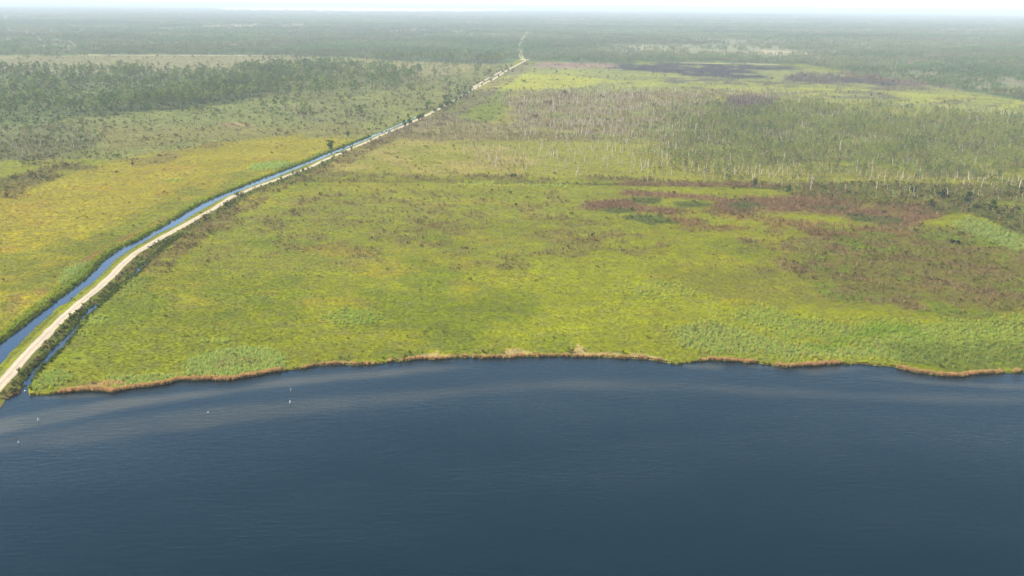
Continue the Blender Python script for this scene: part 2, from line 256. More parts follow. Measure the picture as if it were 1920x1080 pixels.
# verges: the far canal bank, and both sides of the track
def band(T, k, d0, d1, ylo=0, yhi=2000):      # strip beside a table's column, metres d0..d1
    rows = [r for r in T if ylo <= r[0] <= yhi]
    a = [(r[k] + d0 * pxm(r[k], r[0]), r[0]) for r in rows]; b = [(r[k] + d1 * pxm(r[k], r[0]), r[0]) for r in rows]
    return a + b[::-1]
ys_r = np.concatenate([np.arange(116, 300, 8), np.arange(300, 780, 14)])
ROADT = np.array([(y, tab(ROADC, y, 1)) for y in ys_r])
paint(band(CANAL, 1, -7, 0, 250), A(118, 140, 40), .8, 3, 5, reed=.5)
paint(band(CANAL, 1, -2.2, 0, 250), A(96, 116, 36), .8, 2, 3, scrub=.6)
paint(band(ROADT, 1, -12, -2, 118, 300), A(112, 124, 60), .7, 3, 6, scrub=.8)
paint(band(ROADT, 1, 2, 24, 240, 520), A(134, 120, 74), .75, 4, 10, (9, -.7, .1, 91), scrub=.8, brush=.25)
paint(band(ROADT, 1, 2, 10, 300, 800), A(114, 126, 44), .9, 2, 3, scrub=.9)
paint(band(ROADT, 1, 3, 9, 400, 800), A(146, 122, 84), .7, 2, 3, (6, 0, .5, 92))
paint(band(ROADT, 1, 3, 40, 116, 250), A(130, 112, 88), .7, 4, 10, (20, -.5, .3, 93), scrub=.5)
paint(band(ROADT, 1, -9, -1.5, 250, 800), A(142, 152, 32), .9, 1.5, 2, scrub=.04)
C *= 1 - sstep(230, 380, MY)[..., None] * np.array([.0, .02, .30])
def samp(arr, px, py):
    fx = np.clip((np.asarray(px) - gx[0]) / 2.5, 0, len(gx) - 1.001); fy = np.clip((np.asarray(py) - gy[0]) / 1.5, 0, len(gy) - 1.001)
    i = fx.astype(int); j = fy.astype(int); u = fx - i; v = fy - j
    if arr.ndim == 3: u = u[..., None]; v = v[..., None]
    return (arr[j, i] * (1 - u) + arr[j, i + 1] * u) * (1 - v) + (arr[j + 1, i] * (1 - u) + arr[j + 1, i + 1] * u) * v
# ------------------------------------------------------------------ materials
def new_mat(name):
    m = bpy.data.materials.new(name); m.use_nodes = True
    nt = m.node_tree; b = nt.nodes['Principled BSDF']
    return m, nt, b
def N(nt, t, **kw):
    n = nt.nodes.new(t)
    for k, v in kw.items():
        if k.startswith('i_'): n.inputs[k[2:].replace('_', ' ')].default_value = v
        else: setattr(n, k, v)
    return n
def L(nt, a, b): nt.links.new(a, b)
def mathn(nt, op, a, b=None):
    n = nt.nodes.new('ShaderNodeMath'); n.operation = op
    for i, v in enumerate((a, b)):
        if v is None: continue
        if isinstance(v, (int, float)): n.inputs[i].default_value = v
        else: nt.links.new(v, n.inputs[i])
    return n.outputs[0]
def ramp(nt, src, lo, hi, o0, o1):
    n = nt.nodes.new('ShaderNodeMapRange'); n.clamp = True
    nt.links.new(src, n.inputs['Value'])
    for k, v in (('From Min', lo), ('From Max', hi), ('To Min', o0), ('To Max', o1)): n.inputs[k].default_value = v
    return n.outputs[0]
def scaled(nt, col, fac):
    n = nt.nodes.new('ShaderNodeVectorMath'); n.operation = 'SCALE'
    nt.links.new(col, n.inputs[0]); nt.links.new(fac, n.inputs['Scale']); return n.outputs[0]
def mixc(nt, fac, a, b):
    n = nt.nodes.new('ShaderNodeMix'); n.data_type = 'RGBA'
    if isinstance(fac, float): n.inputs[0].default_value = fac
    else: nt.links.new(fac, n.inputs[0])
    for i, v in ((6, a), (7, b)):
        if isinstance(v, (tuple, list, np.ndarray)): n.inputs[i].default_value = tuple(v)[:3] + (1,)
        else: nt.links.new(v, n.inputs[i])
    return n.outputs[2]
def noise(nt, vec, scale, detail=3, rough=.55):
    n = N(nt, 'ShaderNodeTexNoise', i_Scale=scale, i_Detail=detail, i_Roughness=rough)
    nt.links.new(vec, n.inputs['Vector']); return n.outputs['Fac']
def ground_mat(name, amp=1.0):
    m, nt, b = new_mat(name)
    at = N(nt, 'ShaderNodeAttribute', attribute_name='col')
    pos = N(nt, 'ShaderNodeNewGeometry').outputs['Position']
    n1 = noise(nt, pos, .9, 3); n2 = noise(nt, pos, .12, 4, .6); n3 = noise(nt, pos, .02, 4, .6)
    f1 = ramp(nt, n1, .32, .68, 1 - .22 * amp, 1 + .16 * amp); f2 = ramp(nt, n2, .32, .68, 1 - .25 * amp, 1 + .2 * amp); f3 = ramp(nt, n3, .32, .68, 1 - .18 * amp, 1 + .14 * amp)
    c = scaled(nt, at.outputs['Color'], mathn(nt, 'MULTIPLY', mathn(nt, 'MULTIPLY', f1, f2), f3))
    n4 = noise(nt, pos, .3, 3)
    hs = N(nt, 'ShaderNodeHueSaturation'); L(nt, c, hs.inputs['Color']); L(nt, ramp(nt, n4, .3, .7, .485, .515), hs.inputs['Hue']); L(nt, ramp(nt, n2, .3, .7, .85, 1.1), hs.inputs['Saturation'])
    L(nt, hs.outputs[0], b.inputs['Base Color']); b.inputs['Roughness'].default_value = .95; b.inputs['Specular IOR Level'].default_value = .1
    bp = N(nt, 'ShaderNodeBump', i_Strength=.6, i_Distance=.5); L(nt, n1, bp.inputs['Height']); L(nt, bp.outputs[0], b.inputs['Normal'])
    return m
M_ground = ground_mat('marsh_ground'); M_bank = ground_mat('embankment_turf', .8)
def leaf_mat(name, var=.22, trans=.25):
    m, nt, b = new_mat(name)
    at = N(nt, 'ShaderNodeAttribute', attribute_name='col'); at.attribute_type = 'INSTANCER'
    oi = N(nt, 'ShaderNodeObjectInfo')
    c = mixc(nt, at.outputs['Alpha'], oi.outputs['Color'], at.outputs['Color'])
    pos = N(nt, 'ShaderNodeNewGeometry')
    n1 = noise(nt, pos.outputs['Position'], 1.1, 2)
    f = mathn(nt, 'MULTIPLY', ramp(nt, n1, .3, .7, 1 - var, 1 + var), ramp(nt, pos.outputs['Random Per Island'], 0, 1, 1 - var * .8, 1 + var * .8))
    c = scaled(nt, c, f)
    L(nt, c, b.inputs['Base Color']); b.inputs['Roughness'].default_value = .8; b.inputs['Specular IOR Level'].default_value = .15
    if trans:
        tr = N(nt, 'ShaderNodeBsdfTranslucent'); L(nt, c, tr.inputs['Color'])
        mx = N(nt, 'ShaderNodeMixShader', i_Fac=trans); L(nt, b.outputs[0], mx.inputs[1]); L(nt, tr.outputs[0], mx.inputs[2])
        L(nt, mx.outputs[0], nt.nodes['Material Output'].inputs['Surface'])
    return m
M_leaf = leaf_mat('foliage'); M_grass = leaf_mat('grass_blades', .10, .4)
def flat_mat(name, col, var=.2, sc_=2.0, rough=.9, col2=None):
    m, nt, b = new_mat(name)
    pos = N(nt, 'ShaderNodeNewGeometry').outputs['Position']
    n1 = noise(nt, pos, sc_, 4)
    c2 = np.array(col) * (1 + var) if col2 is None else np.array(col2)
    c = mixc(nt, ramp(nt, n1, .35, .65, 0, 1), np.array(col) * (1 - var), c2)
    L(nt, c, b.inputs['Base Color']); b.inputs['Roughness'].default_value = rough; b.inputs['Specular IOR Level'].default_value = .2
    return m
M_bark = flat_mat('pine_bark', A(168, 142, 120), .25)
M_grey = flat_mat('weathered_dead_wood', A(248, 232, 208)*1.1, .2, 1.5)
M_road = flat_mat('crushed_shell_road', A(232, 212, 180), .1, .25, .95, A(244, 228, 200))
nt = M_road.node_tree
M_white = flat_mat('white_paint', (.8, .8, .78), .04, 3, .5)
M_post = flat_mat('weathered_piling', (.3, .27, .22), .25, 4)
def water_mat(name, body, shoal=None, wave=1.0, rough=.06):
    m, nt, b = new_mat(name)
    pos = N(nt, 'ShaderNodeNewGeometry').outputs['Position']
    if shoal is not None:
        at = N(nt, 'ShaderNodeAttribute', attribute_name='shoal')
        c = mixc(nt, at.outputs['Fac'], body, shoal); L(nt, c, b.inputs['Base Color'])
    else: b.inputs['Base Color'].default_value = tuple(body) + (1,)
    b.inputs['Roughness'].default_value = rough; b.inputs['IOR'].default_value = 1.33; b.inputs['Specular Tint'].default_value = (.0, .54, .84, 1)
    mp = N(nt, 'ShaderNodeMapping'); mp.inputs['Scale'].default_value = (.16, .52, 1); mp.inputs['Rotation'].default_value = (0, 0, R(-4)); L(nt, pos, mp.inputs['Vector'])
    n1 = noise(nt, mp.outputs[0], 1.3, 5, .7)
    mp2 = N(nt, 'ShaderNodeMapping'); mp2.inputs['Scale'].default_value = (.012, .03, 1); L(nt, pos, mp2.inputs['Vector'])
    n2 = noise(nt, mp2.outputs[0], 1.0, 3)
    h = mathn(nt, 'MULTIPLY', n1, ramp(nt, n2, .3, .7, .75, 1.2))
    bp = N(nt, 'ShaderNodeBump', i_Strength=1.0, i_Distance=.14 * wave); L(nt, h, bp.inputs['Height']); L(nt, bp.outputs[0], b.inputs['Normal'])
    return m
M_lake = water_mat('lake_water', (.0, .0090, .0140), (.066, .060, .038))
M_canal = water_mat('still_canal_water', (.010, .030, .065), None, .35, .08)
# ------------------------------------------------------------------ mesh helpers
def mesh_np(name, V, Fq, mats, smooth=False):
    me = bpy.data.meshes.new(name)
    V = np.asarray(V, np.float32); Fq = np.asarray(Fq, np.int32)
    me.vertices.add(len(V)); me.vertices.foreach_set('co', V.ravel())
    k = Fq.shape[1]
    me.loops.add(Fq.size); me.loops.foreach_set('vertex_index', Fq.ravel())
    me.polygons.add(len(Fq)); me.polygons.foreach_set('loop_start', np.arange(0, Fq.size, k, dtype=np.int32))
    if smooth: me.polygons.foreach_set('use_smooth', np.ones(len(Fq), bool))
    me.update(calc_edges=True); me.validate()
    for m in mats: me.materials.append(m)
    return me
def link(name, me, kind=None, label=None, cat=None, group=None, parent=None, loc=None):
    o = bpy.data.objects.new(name, me); COL.objects.link(o)
    if kind: o['kind'] = kind
    if label: o['label'] = label
    if cat: o['category'] = cat
    if group: o['group'] = group
    if parent: o.parent = parent
    if loc is not None: o.location = loc
    return o
def set_col(me, col, name='col'):
    a = me.attributes.new(name, 'FLOAT_COLOR', 'POINT')
    c = np.ones((len(col), 4), np.float32); c[:, :3] = col; a.data.foreach_set('color', c.ravel())
def grid_faces(nr, nc):
    i = np.arange(nr - 1)[:, None] * nc + np.arange(nc - 1)[None, :]
    return np.stack([i, i + 1, i + nc + 1, i + nc], -1).reshape(-1, 4)
# ------------------------------------------------------------------ ground sheet
xs = np.concatenate([[-3000, -1800, -1100, -800, -650], np.arange(-520, 2440, 2.0), [2600, 2800, 3200, 4000, 5000]])
shy = shore(xs); hz = yh(xs)
smin = 5.0
t = np.linspace(0, 1, 380)
S0 = shy - hz
rows = []
for k in t:
    rows.append(hz + S0 + (smin - S0) * (k ** 0.93))
PYg = np.array(rows); PXg = np.broadcast_to(xs, PYg.shape)
Xg, Yg = G(PXg, PYg)
Zg = np.full(Xg.shape, .15)
colg = samp(C, PXg, PYg)
# bank skirt under the shoreline
Xs, Ys = Xg[0], Yg[0]
Xg = np.vstack([Xs, Xg]); Yg = np.vstack([Ys - .35, Yg]); Zg = np.vstack([np.full(len(xs), -1.0), Zg])
cb = np.broadcast_to(A(96, 74, 48), (1, len(xs), 3))
colg = np.concatenate([cb, colg], 0)
V = np.stack([Xg, Yg, Zg], -1).reshape(-1, 3)
me = mesh_np('ground', V, grid_faces(Xg.shape[0], Xg.shape[1]), [M_ground]); set_col(me, colg.reshape(-1, 3))
link('ground', me, 'structure')
# ------------------------------------------------------------------ lake
wx = np.concatenate([[-2600, -1400, -800], np.arange(-500, 2440, 6.0), [2900, 3600, 4800]])
wy = np.concatenate([np.arange(640, 900, 2.5), np.arange(900, 1500, 15), [1900]])
WXg, WYg = np.meshgrid(wx, wy)
Xw, Yw = G(WXg, WYg, 0)
def smask(poly, f, w, a, mot=None):
    nz = .6 * fbm(Xw, Yw * 1.0, 40, 1) + .4 * fbm(Xw, Yw, 11, 2)
    m = sstep(-f, f, poly_sd(WXg, WYg, poly) + w * nz) * a
    return m
sh = np.zeros(Xw.shape)
def addsh(*a):
    global sh
    m = smask(*a); sh = np.maximum(sh, m)
addsh([(-500, 835), (-200, 815), (0, 785), (90, 768), (200, 751), (333, 737), (450, 726), (520, 710), (640, 700), (740, 690), (800, 686), (878, 687), (820, 697), (740, 706), (640, 713), (520, 727), (450, 735), (333, 752), (200, 772), (100, 795), (0, 815), (-200, 850), (-500, 880)], 16, 8, .66)
addsh([(-500, 880), (0, 822), (200, 788), (400, 762), (640, 742), (840, 728), (973, 714), (1140, 713), (1280, 717), (1447, 728), (1613, 735), (1920, 742), (2400, 750), (2400, 764), (1920, 758), (1600, 752), (1280, 732), (1000, 732), (840, 746), (640, 768), (400, 800), (200, 826), (0, 850), (-500, 900)], 22, 12, .32)
addsh([(1275, 684), (1330, 682), (1362, 688), (1345, 693), (1290, 690)], 6, 6, .45)
addsh([(1480, 692), (1520, 690), (1610, 686), (1640, 692), (1580, 700), (1520, 706)], 8, 10, .4)
addsh([(1630, 707), (1700, 703), (1760, 712), (1860, 718), (1960, 716), (2300, 722), (2300, 740), (1860, 730), (1720, 720)], 8, 12, .42)
addsh([(1395, 684), (1460, 688), (1470, 692), (1410, 690)], 5, 6, .35)
addsh([(60, 744), (160, 738), (210, 741), (150, 748), (90, 748)], 6, 6, .4)
sh = sh * (0.85 + .3 * fbm(Xw, Yw, 25, 9))
Xw[-1] = np.linspace(-5000, 5000, len(wx)); Yw[-1] = -3000
V = np.stack([Xw, Yw, np.zeros(Xw.shape)], -1).reshape(-1, 3)
Fw = grid_faces(*Xw.shape)[:, ::-1]
me = mesh_np('lake_water', V, Fw, [M_lake]); a = me.attributes.new('shoal', 'FLOAT', 'POINT'); a.data.foreach_set('value', np.clip(sh, 0, 1).ravel().astype(np.float32))
link('lake_water', me, 'structure')
# ------------------------------------------------------------------ strips: canal, ditch, embankment, road
def strip(name, ys, lefts, rights, z, mat, kind='structure', n=2, jag=0.0, seed=0, colz=None):
    rowsV = []
    for i, y in enumerate(ys):
        for j in range(n):
            u = j / (n - 1); px = lefts[i] * (1 - u) + rights[i] * u
            X, Y = G(px, y, z if np.isscalar(z) else z[j]); X = float(X); Y = float(Y)
            if jag and j in (0, n - 1): X += jag * float(fbm(np.array(Y), np.array(j * 50.0), 6, seed, 2))
            rowsV.append((X, Y, z if np.isscalar(z) else z[j]))
    me = mesh_np(name, rowsV, grid_faces(len(ys), n)[:, ::-1], [mat])
    return me
def yrange(T, lo, hi, step=3.0):
    out = [lo]
    while out[-1] < hi: out.append(min(hi, out[-1] + max(.6, step * (out[-1] / 700.0))))
    return np.array(out)
yy = yrange(CANAL, 218, 900, 3)
link('canal_water', strip('canal_water', yy, tab(CANAL, yy, 1), tab(CANAL, yy, 2), .17, M_canal, jag=.55, seed=3, n=3), 'structure')
yy = yrange(DITCH, 436, 722, 2.5)
me = strip('ditch_water', yy, tab(DITCH, yy, 1), tab(DITCH, yy, 2), .175, M_canal, jag=.45, seed=5, n=3)
link('ditch_water', me, 'structure')
# embankment: a low turf ridge carrying the track
yy = yrange(ROADC, 113, 790, 2.5)
ctr = tab(ROADC, yy, 1); m_ = pxm(ctr, yy)
hw = roadhw(yy)
offs = [-4.2, -2.7, 0, 2.7, 5.5]; zz = [.12, .55, .58, .55, .12]
rowsV = []; cols = []
for i, y in enumerate(yy):
    for j, (o_, z_) in enumerate(zip(offs, zz)):
        px = ctr[i] + (o_ * hw[i] / 2.1 if abs(o_) < 3 else o_) * m_[i]
        X, Y = G(px, y, z_); rowsV.append((float(X), float(Y), z_)); cols.append(samp(C, px, y))
me = mesh_np('embankment', rowsV, grid_faces(len(yy), 5)[:, ::-1], [M_bank]); set_col(me, np.array(cols)); link('embankment', me, 'structure')
rowsV = []; cols = []
JJ = (-1, -.8, -.62, -.45, -.2, 0, .2, .45, .62, .8, 1)
for i, y in enumerate(yy):
    X0, Y0 = G(ctr[i], y, .6); X0 = float(X0); Y0 = float(Y0)
    wear = .5 + .5 * float(fbm(np.array(X0), np.array(Y0), 30, 71))
    for j in JJ:
        w = hw[i] * j + (.4 * float(fbm(np.array(Y0), np.array(j * 9.), 5, 4, 2)) if abs(j) == 1 else 0)
        rut = math.exp(-((abs(j) - .5) / .16) ** 2); mid = math.exp(-(j / .22) ** 2)
        z_ = .60 + .06 * (1 - j * j) - .04 * rut
        X, Y = G(ctr[i] + w * m_[i], y, z_); rowsV.append((float(X), float(Y), z_))
        c = A(230, 214, 182) * (1 + .12 * rut) * (1 - .10 * mid)
        g = max(0, wear * mid * .35 + (.55 if abs(j) == 1 else .12 if abs(j) > .75 else 0))
        cols.append(c * (1 - g) + A(168, 160, 104) * g)
M_road2 = ground_mat('crushed_shell', .35)
me = mesh_np('dirt_road', rowsV, grid_faces(len(yy), len(JJ))[:, ::-1], [M_road2]); set_col(me, np.array(cols)); link('dirt_road', me, 'structure')
yy = yrange(TRACK, 44, 113, 1)
def ribbon(name, pts, w, z, mat, step=6):
    out = []
    for (x0, y0), (x1, y1) in zip(pts[:-1], pts[1:]):
        n = max(2, int(math.hypot(x1 - x0, y1 - y0) / step))
        for k in range(n): out.append((x0 + (x1 - x0) * k / n, y0 + (y1 - y0) * k / n))
    out.append(pts[-1]); q = np.array([np.array(G(a, b, z)) for a, b in out])
    d = np.gradient(q, axis=0); d /= np.linalg.norm(d, axis=1)[:, None] + 1e-9
    nrm = np.stack([-d[:, 1], d[:, 0]], 1); ww = w * (1 + .3 * fbm(q[:, 0], q[:, 1], 25, 6))[:, None]
    a = q + nrm * ww; b = q - nrm * ww
    V = np.zeros((len(q) * 2, 3)); V[0::2, :2] = a; V[1::2, :2] = b; V[:, 2] = z
    return mesh_np(name, V, grid_faces(len(q), 2), [mat])
M_track = flat_mat('grassy_track', A(182, 180, 116), .15, .05)
link('grass_track', ribbon('grass_track', [(b, a) for a, b in TRACK], 4.5, .19, M_track, 2), 'structure')
link('gravel_crossing', ribbon('gravel_crossing', [(976, 111.6), (985, 111.6), (993, 111.7)], 20, .62, M_road, 3), 'structure')
M_sand = flat_mat('pale_sand_track', A(214, 200, 164), .2, .02)
link('sand_track', ribbon('sand_track', [(150, 103), (330, 103.3), (470, 104.2), (560, 104.8)], 11, .2, M_sand, 8), 'structure')
link('sand_track', ribbon('sand_track', [(1275, 117.7), (1350, 118.9), (1400, 119.6), (1462, 120.8)], 8, .2, M_sand, 8), 'structure')
link('sand_track', ribbon('sand_track', [(798, 217), (812, 207)], 1.5, .3, M_sand, 8), 'structure')
link('road_clearing', ribbon('road_clearing', [(884, 166), (897, 158), (910, 150), (921, 144), (932, 138), (945, 131)], 2.6, .3, M_road, 1.5), 'structure')
# ------------------------------------------------------------------ plant models (all real geometry; metres)
class MB:
    def __init__(s): s.v = []; s.f = []; s.m = []
    def face(s, pts, m=0):
        n = len(s.v); s.v += [tuple(p) for p in pts]; s.f.append(tuple(range(n, n + len(pts)))); s.m.append(m)
    def tube(s, pts, rads, k=5, m=0):
        n0 = len(s.v)
        for (p, r) in zip(pts, rads):
            for j in range(k):
                a = 2 * math.pi * j / k; s.v.append((p[0] + r * math.cos(a), p[1] + r * math.sin(a), p[2]))
        for i in range(len(pts) - 1):
            for j in range(k):
                a = n0 + i * k + j; b = n0 + i * k + (j + 1) % k
                s.f.append((a, b, b + k, a + k)); s.m.append(m)
    def limb(s, p, q, r0, r1, m=0):
        p = np.array(p, float); q = np.array(q, float); d = q - p; d /= np.linalg.norm(d) + 1e-9
        u = np.cross(d, (0, 0, 1)); u /= np.linalg.norm(u) + 1e-9; w = np.cross(d, u); n0 = len(s.v)
        for (c, r) in ((p, r0), (q, r1)):
            for j in range(3):
                a = 2 * math.pi * j / 3; s.v.append(tuple(c + r * (math.cos(a) * u + math.sin(a) * w)))
        for j in range(3):
            a = n0 + j; b = n0 + (j + 1) % 3; s.f.append((a, b, b + 3, a + 3)); s.m.append(m)
    def leafclump(s, c, rad, n, size, rs, m=0, flat=1.0):
        for _ in range(n):
            while True:
                p = [rs.uniform(-1, 1) for _ in range(3)]
                if sum(x * x for x in p) < 1: break
            p = (c[0] + p[0] * rad, c[1] + p[1] * rad, c[2] + p[2] * rad * flat)
            s.leaf(p, size * rs.uniform(.6, 1.25), rs, m)
    def leaf(s, p, sz, rs, m=0):
        a = np.array([rs.gauss(0, 1) for _ in range(3)]); a /= np.linalg.norm(a)
        b = np.cross(a, [rs.gauss(0, 1) for _ in range(3)]); b /= np.linalg.norm(b) + 1e-9
        p = np.array(p); k = rs.uniform(.45, .8)
        s.face([p - a * sz * .5, p + b * sz * .5 * k, p + a * sz * .5, p - b * sz * .5 * k], m)
    def build(s, name, mats):
        me = bpy.data.meshes.new(name); me.from_pydata(s.v, [], s.f)
        for m in mats: me.materials.append(m)
        if any(s.m): me.polygons.foreach_set('material_index', s.m)
        me.update(); return me
    def join(s, o):
        n = len(s.v); s.v += o.v; s.f += [tuple(i + n for i in f) for f in o.f]; s.m += o.m
def pine(rs, h, spread=1.0, nl=150, crown_from=.5):   # slender trunk, crown in uneven flat tiers
    T = MB(); K = MB(); lean = (rs.uniform(-.05, .05), rs.uniform(-.05, .05))
    pts = [(lean[0] * h * t, lean[1] * h * t, h * t * .97) for t in (0, .35, .7, 1)]
    T.tube(pts, [h * .011 + .05, h * .009 + .04, h * .006 + .03, .03], 5)
    nb = rs.randint(7, 10)
    for i in range(nb):
        t = crown_from + (1 - crown_from) * (i + rs.random()) / nb; z = h * t
        a = rs.uniform(0, 6.28); r = spread * h * .17 * (1.15 - (t - crown_from) / (1 - crown_from) * .75) * rs.uniform(.55, 1.15)
        b = (lean[0] * z, lean[1] * z, z * .95); q = (b[0] + r * math.cos(a), b[1] + r * math.sin(a), z + rs.uniform(0, .4))
        T.limb(b, q, .06, .03)
        K.leafclump(q, h * .085 * spread, max(6, nl // nb), h * .062, rs, 0, .55)
    K.leafclump((lean[0] * h, lean[1] * h, h * .97), h * .06 * spread, nl // 10, h * .055, rs, 0, .8)
    return T, K
def broad(rs, h, nl=170):
    T = MB(); K = MB()
    for _ in range(rs.randint(2, 3)):
        a = rs.uniform(0, 6.28); T.tube([(0, 0, 0), (.08 * h * math.cos(a), .08 * h * math.sin(a), h * .3), (.2 * h * math.cos(a), .2 * h * math.sin(a), h * .65)], [h * .03, h * .022, h * .01], 5)
    for _ in range(9):
        a = rs.uniform(0, 6.28); r = rs.uniform(0, .3) * h; z = h * rs.uniform(.35, .88)
        K.leafclump((r * math.cos(a), r * math.sin(a), z), h * rs.uniform(.15, .23), nl // 9, h * .10, rs, 0, .8)
    return T, K
def snag(rs, h):
    T = MB(); a = rs.uniform(0, 6.28); l = rs.uniform(0, .10)
    pts = [(l * h * t * t * math.cos(a), l * h * t * t * math.sin(a), h * t) for t in (0, .35, .7, 1)]
    r = .14 + h * .014
    T.tube(pts, [r * 1.25, r, r * .75, r * .35], 5)
    for _ in range(rs.randint(1, 4)):
        t = rs.uniform(.45, .95); b = rs.uniform(0, 6.28); ln = rs.uniform(.4, 1.3)
        p = (l * h * t * t * math.cos(a), l * h * t * t * math.sin(a), h * t)
        T.limb(p, (p[0] + ln * math.cos(b), p[1] + ln * math.sin(b), p[2] + rs.uniform(.1, .8)), r * .45, r * .15)
    return T
def tuft(rs, n=22, r=.75, h=.14, w=.12):
    K = MB()
    for _ in range(n):
        a = rs.uniform(0, 6.28); d = r * math.sqrt(rs.random()); x, y = d * math.cos(a), d * math.sin(a)
        b = rs.uniform(0, 3.14); ww = w * rs.uniform(.6, 1.3); hh = h * rs.uniform(.5, 1.2); lx, ly = -math.sin(b) * rs.uniform(.3, .6), math.cos(b) * rs.uniform(.3, .6)
        K.face([(x - ww * math.cos(b), y - ww * math.sin(b), 0), (x + ww * math.cos(b), y + ww * math.sin(b), 0), (x + lx + ww * .3 * math.cos(b), y + ly + ww * .3 * math.sin(b), hh)])
    return K
def reedm(rs, n=20, r=.9, h=2.0, w=.075):
    K = MB()
    for _ in range(n):
        a = rs.uniform(0, 6.28); d = r * math.sqrt(rs.random()); x, y = d * math.cos(a), d * math.sin(a)
        b = rs.uniform(0, 3.14); ww = w * rs.uniform(.7, 1.4); hh = h * rs.uniform(.6, 1.1); lx, ly = rs.uniform(-.3, .3), rs.uniform(-.3, .3)
        c, s_ = math.cos(b) * ww, math.sin(b) * ww
        K.face([(x - c, y - s_, 0), (x + c, y + s_, 0), (x + lx * .4 + c, y + ly * .4 + s_, hh * .6), (x + lx, y + ly, hh), (x + lx * .4 - c, y + ly * .4 - s_, hh * .6)])
    return K
def shrubm(rs, n=46, r=.8, h=1.2, sz=.42):
    K = MB()
    for _ in range(4):
        a = rs.uniform(0, 6.28); K.limb((0, 0, 0), (.5 * r * math.cos(a), .5 * r * math.sin(a), h * .6), .04, .02, 1)
    for _ in range(5):
        a = rs.uniform(0, 6.28); d = r * rs.uniform(0, .65)
        K.leafclump((d * math.cos(a), d * math.sin(a), h * rs.uniform(.35, .75)), r * rs.uniform(.35, .55), n // 5, sz, rs, 0, h / r * .55)
    return K
def brushm(rs, n=16, r=.9, h=2.0):
    K = MB()
    for _ in range(n):
        a = rs.uniform(0, 6.28); d = r * math.sqrt(rs.random()); x, y = d * math.cos(a), d * math.sin(a)
        hh = h * rs.uniform(.5, 1.15); lx, ly = rs.uniform(-.35, .35), rs.uniform(-.35, .35); b = rs.uniform(0, 3.14); w = rs.uniform(.035, .075)
        c, s_ = math.cos(b) * w, math.sin(b) * w
        K.face([(x - c, y - s_, 0), (x + c, y + s_, 0), (x + lx + c * .4, y + ly + s_ * .4, hh), (x + lx - c * .4, y + ly - s_ * .4, hh)])
    K.leafclump((0, 0, h * .3), r * .7, 6, .35, rs, 0, .4)
    return K
def clumpm(rs, n=7, rad=10, h=13, nl=26):
    K = MB()
    for _ in range(n):
        a = rs.uniform(0, 6.28); d = rad * math.sqrt(rs.random()); x, y = d * math.cos(a), d * math.sin(a); hh = h * rs.uniform(.7, 1.1)
        K.tube([(x, y, 0), (x, y, hh * .7)], [.22, .12], 3, 1)
        for j in range(nl):
            b = rs.uniform(0, 6.28); q = 2.2 * math.sqrt(rs.random()); z = hh * rs.uniform(.5, 1.0)
            K.leaf((x + q * math.cos(b), y + q * math.sin(b), z), rs.uniform(1.2, 2.2), rs)
    return K
PROTO = {}
def protos(key, meshes):
    c = bpy.data.collections.new('models_' + key)
    for i, me in enumerate(meshes):
        o = bpy.data.objects.new('model_%s_%02d' % (key, i), me); c.objects.link(o)
    PROTO[key] = (c, len(meshes))
rs = random.Random(3)
pine_parts = [pine(rs, 15, rs.uniform(1.15, 1.6), 240, rs.uniform(.5, .66)) for _ in range(6)]
young_parts = [pine(rs, 8, rs.uniform(.8, 1.25), 110, rs.uniform(.4, .58)) for _ in range(6)]
broad_parts = [broad(rs, 6, 340) for _ in range(4)]
def joined(p):
    T, K = p; J = MB(); J.join(K); n = len(T.f); J.join(T); J.m = [0] * len(K.f) + [1] * n
    return J.build('tree_model', [M_leaf, M_bark])
PT = [(T.build('trunk_mesh', [M_bark]), K.build('crown_mesh', [M_leaf])) for T, K in pine_parts]
YT = [(T.build('trunk_mesh', [M_bark]), K.build('crown_mesh', [M_leaf])) for T, K in young_parts]
BT = [(T.build('trunk_mesh', [M_bark]), K.build('crown_mesh', [M_leaf])) for T, K in broad_parts]
SN = [snag(rs, 6).build('snag_mesh', [M_grey]) for _ in range(7)]
SB = [shrubm(rs, 60).build('shrub_mesh', [M_leaf, M_bark]) for _ in range(6)]
protos('pine', [joined(p) for p in pine_parts]); protos('young', [joined(p) for p in young_parts]); protos('snag', SN)
protos('tuft', [tuft(rs).build('tuft', [M_grass]) for _ in range(6)])
protos('reed', [reedm(rs).build('reed', [M_grass]) for _ in range(5)])
protos('shrub', [shrubm(rs, 30, sz=.5).build('low_shrub', [M_leaf, M_bark]) for _ in range(5)])
protos('brush', [brushm(rs).build('brush', [M_leaf]) for _ in range(5)])
protos('clump', [clumpm(rs).build('clump', [M_leaf, M_bark]) for _ in range(6)])
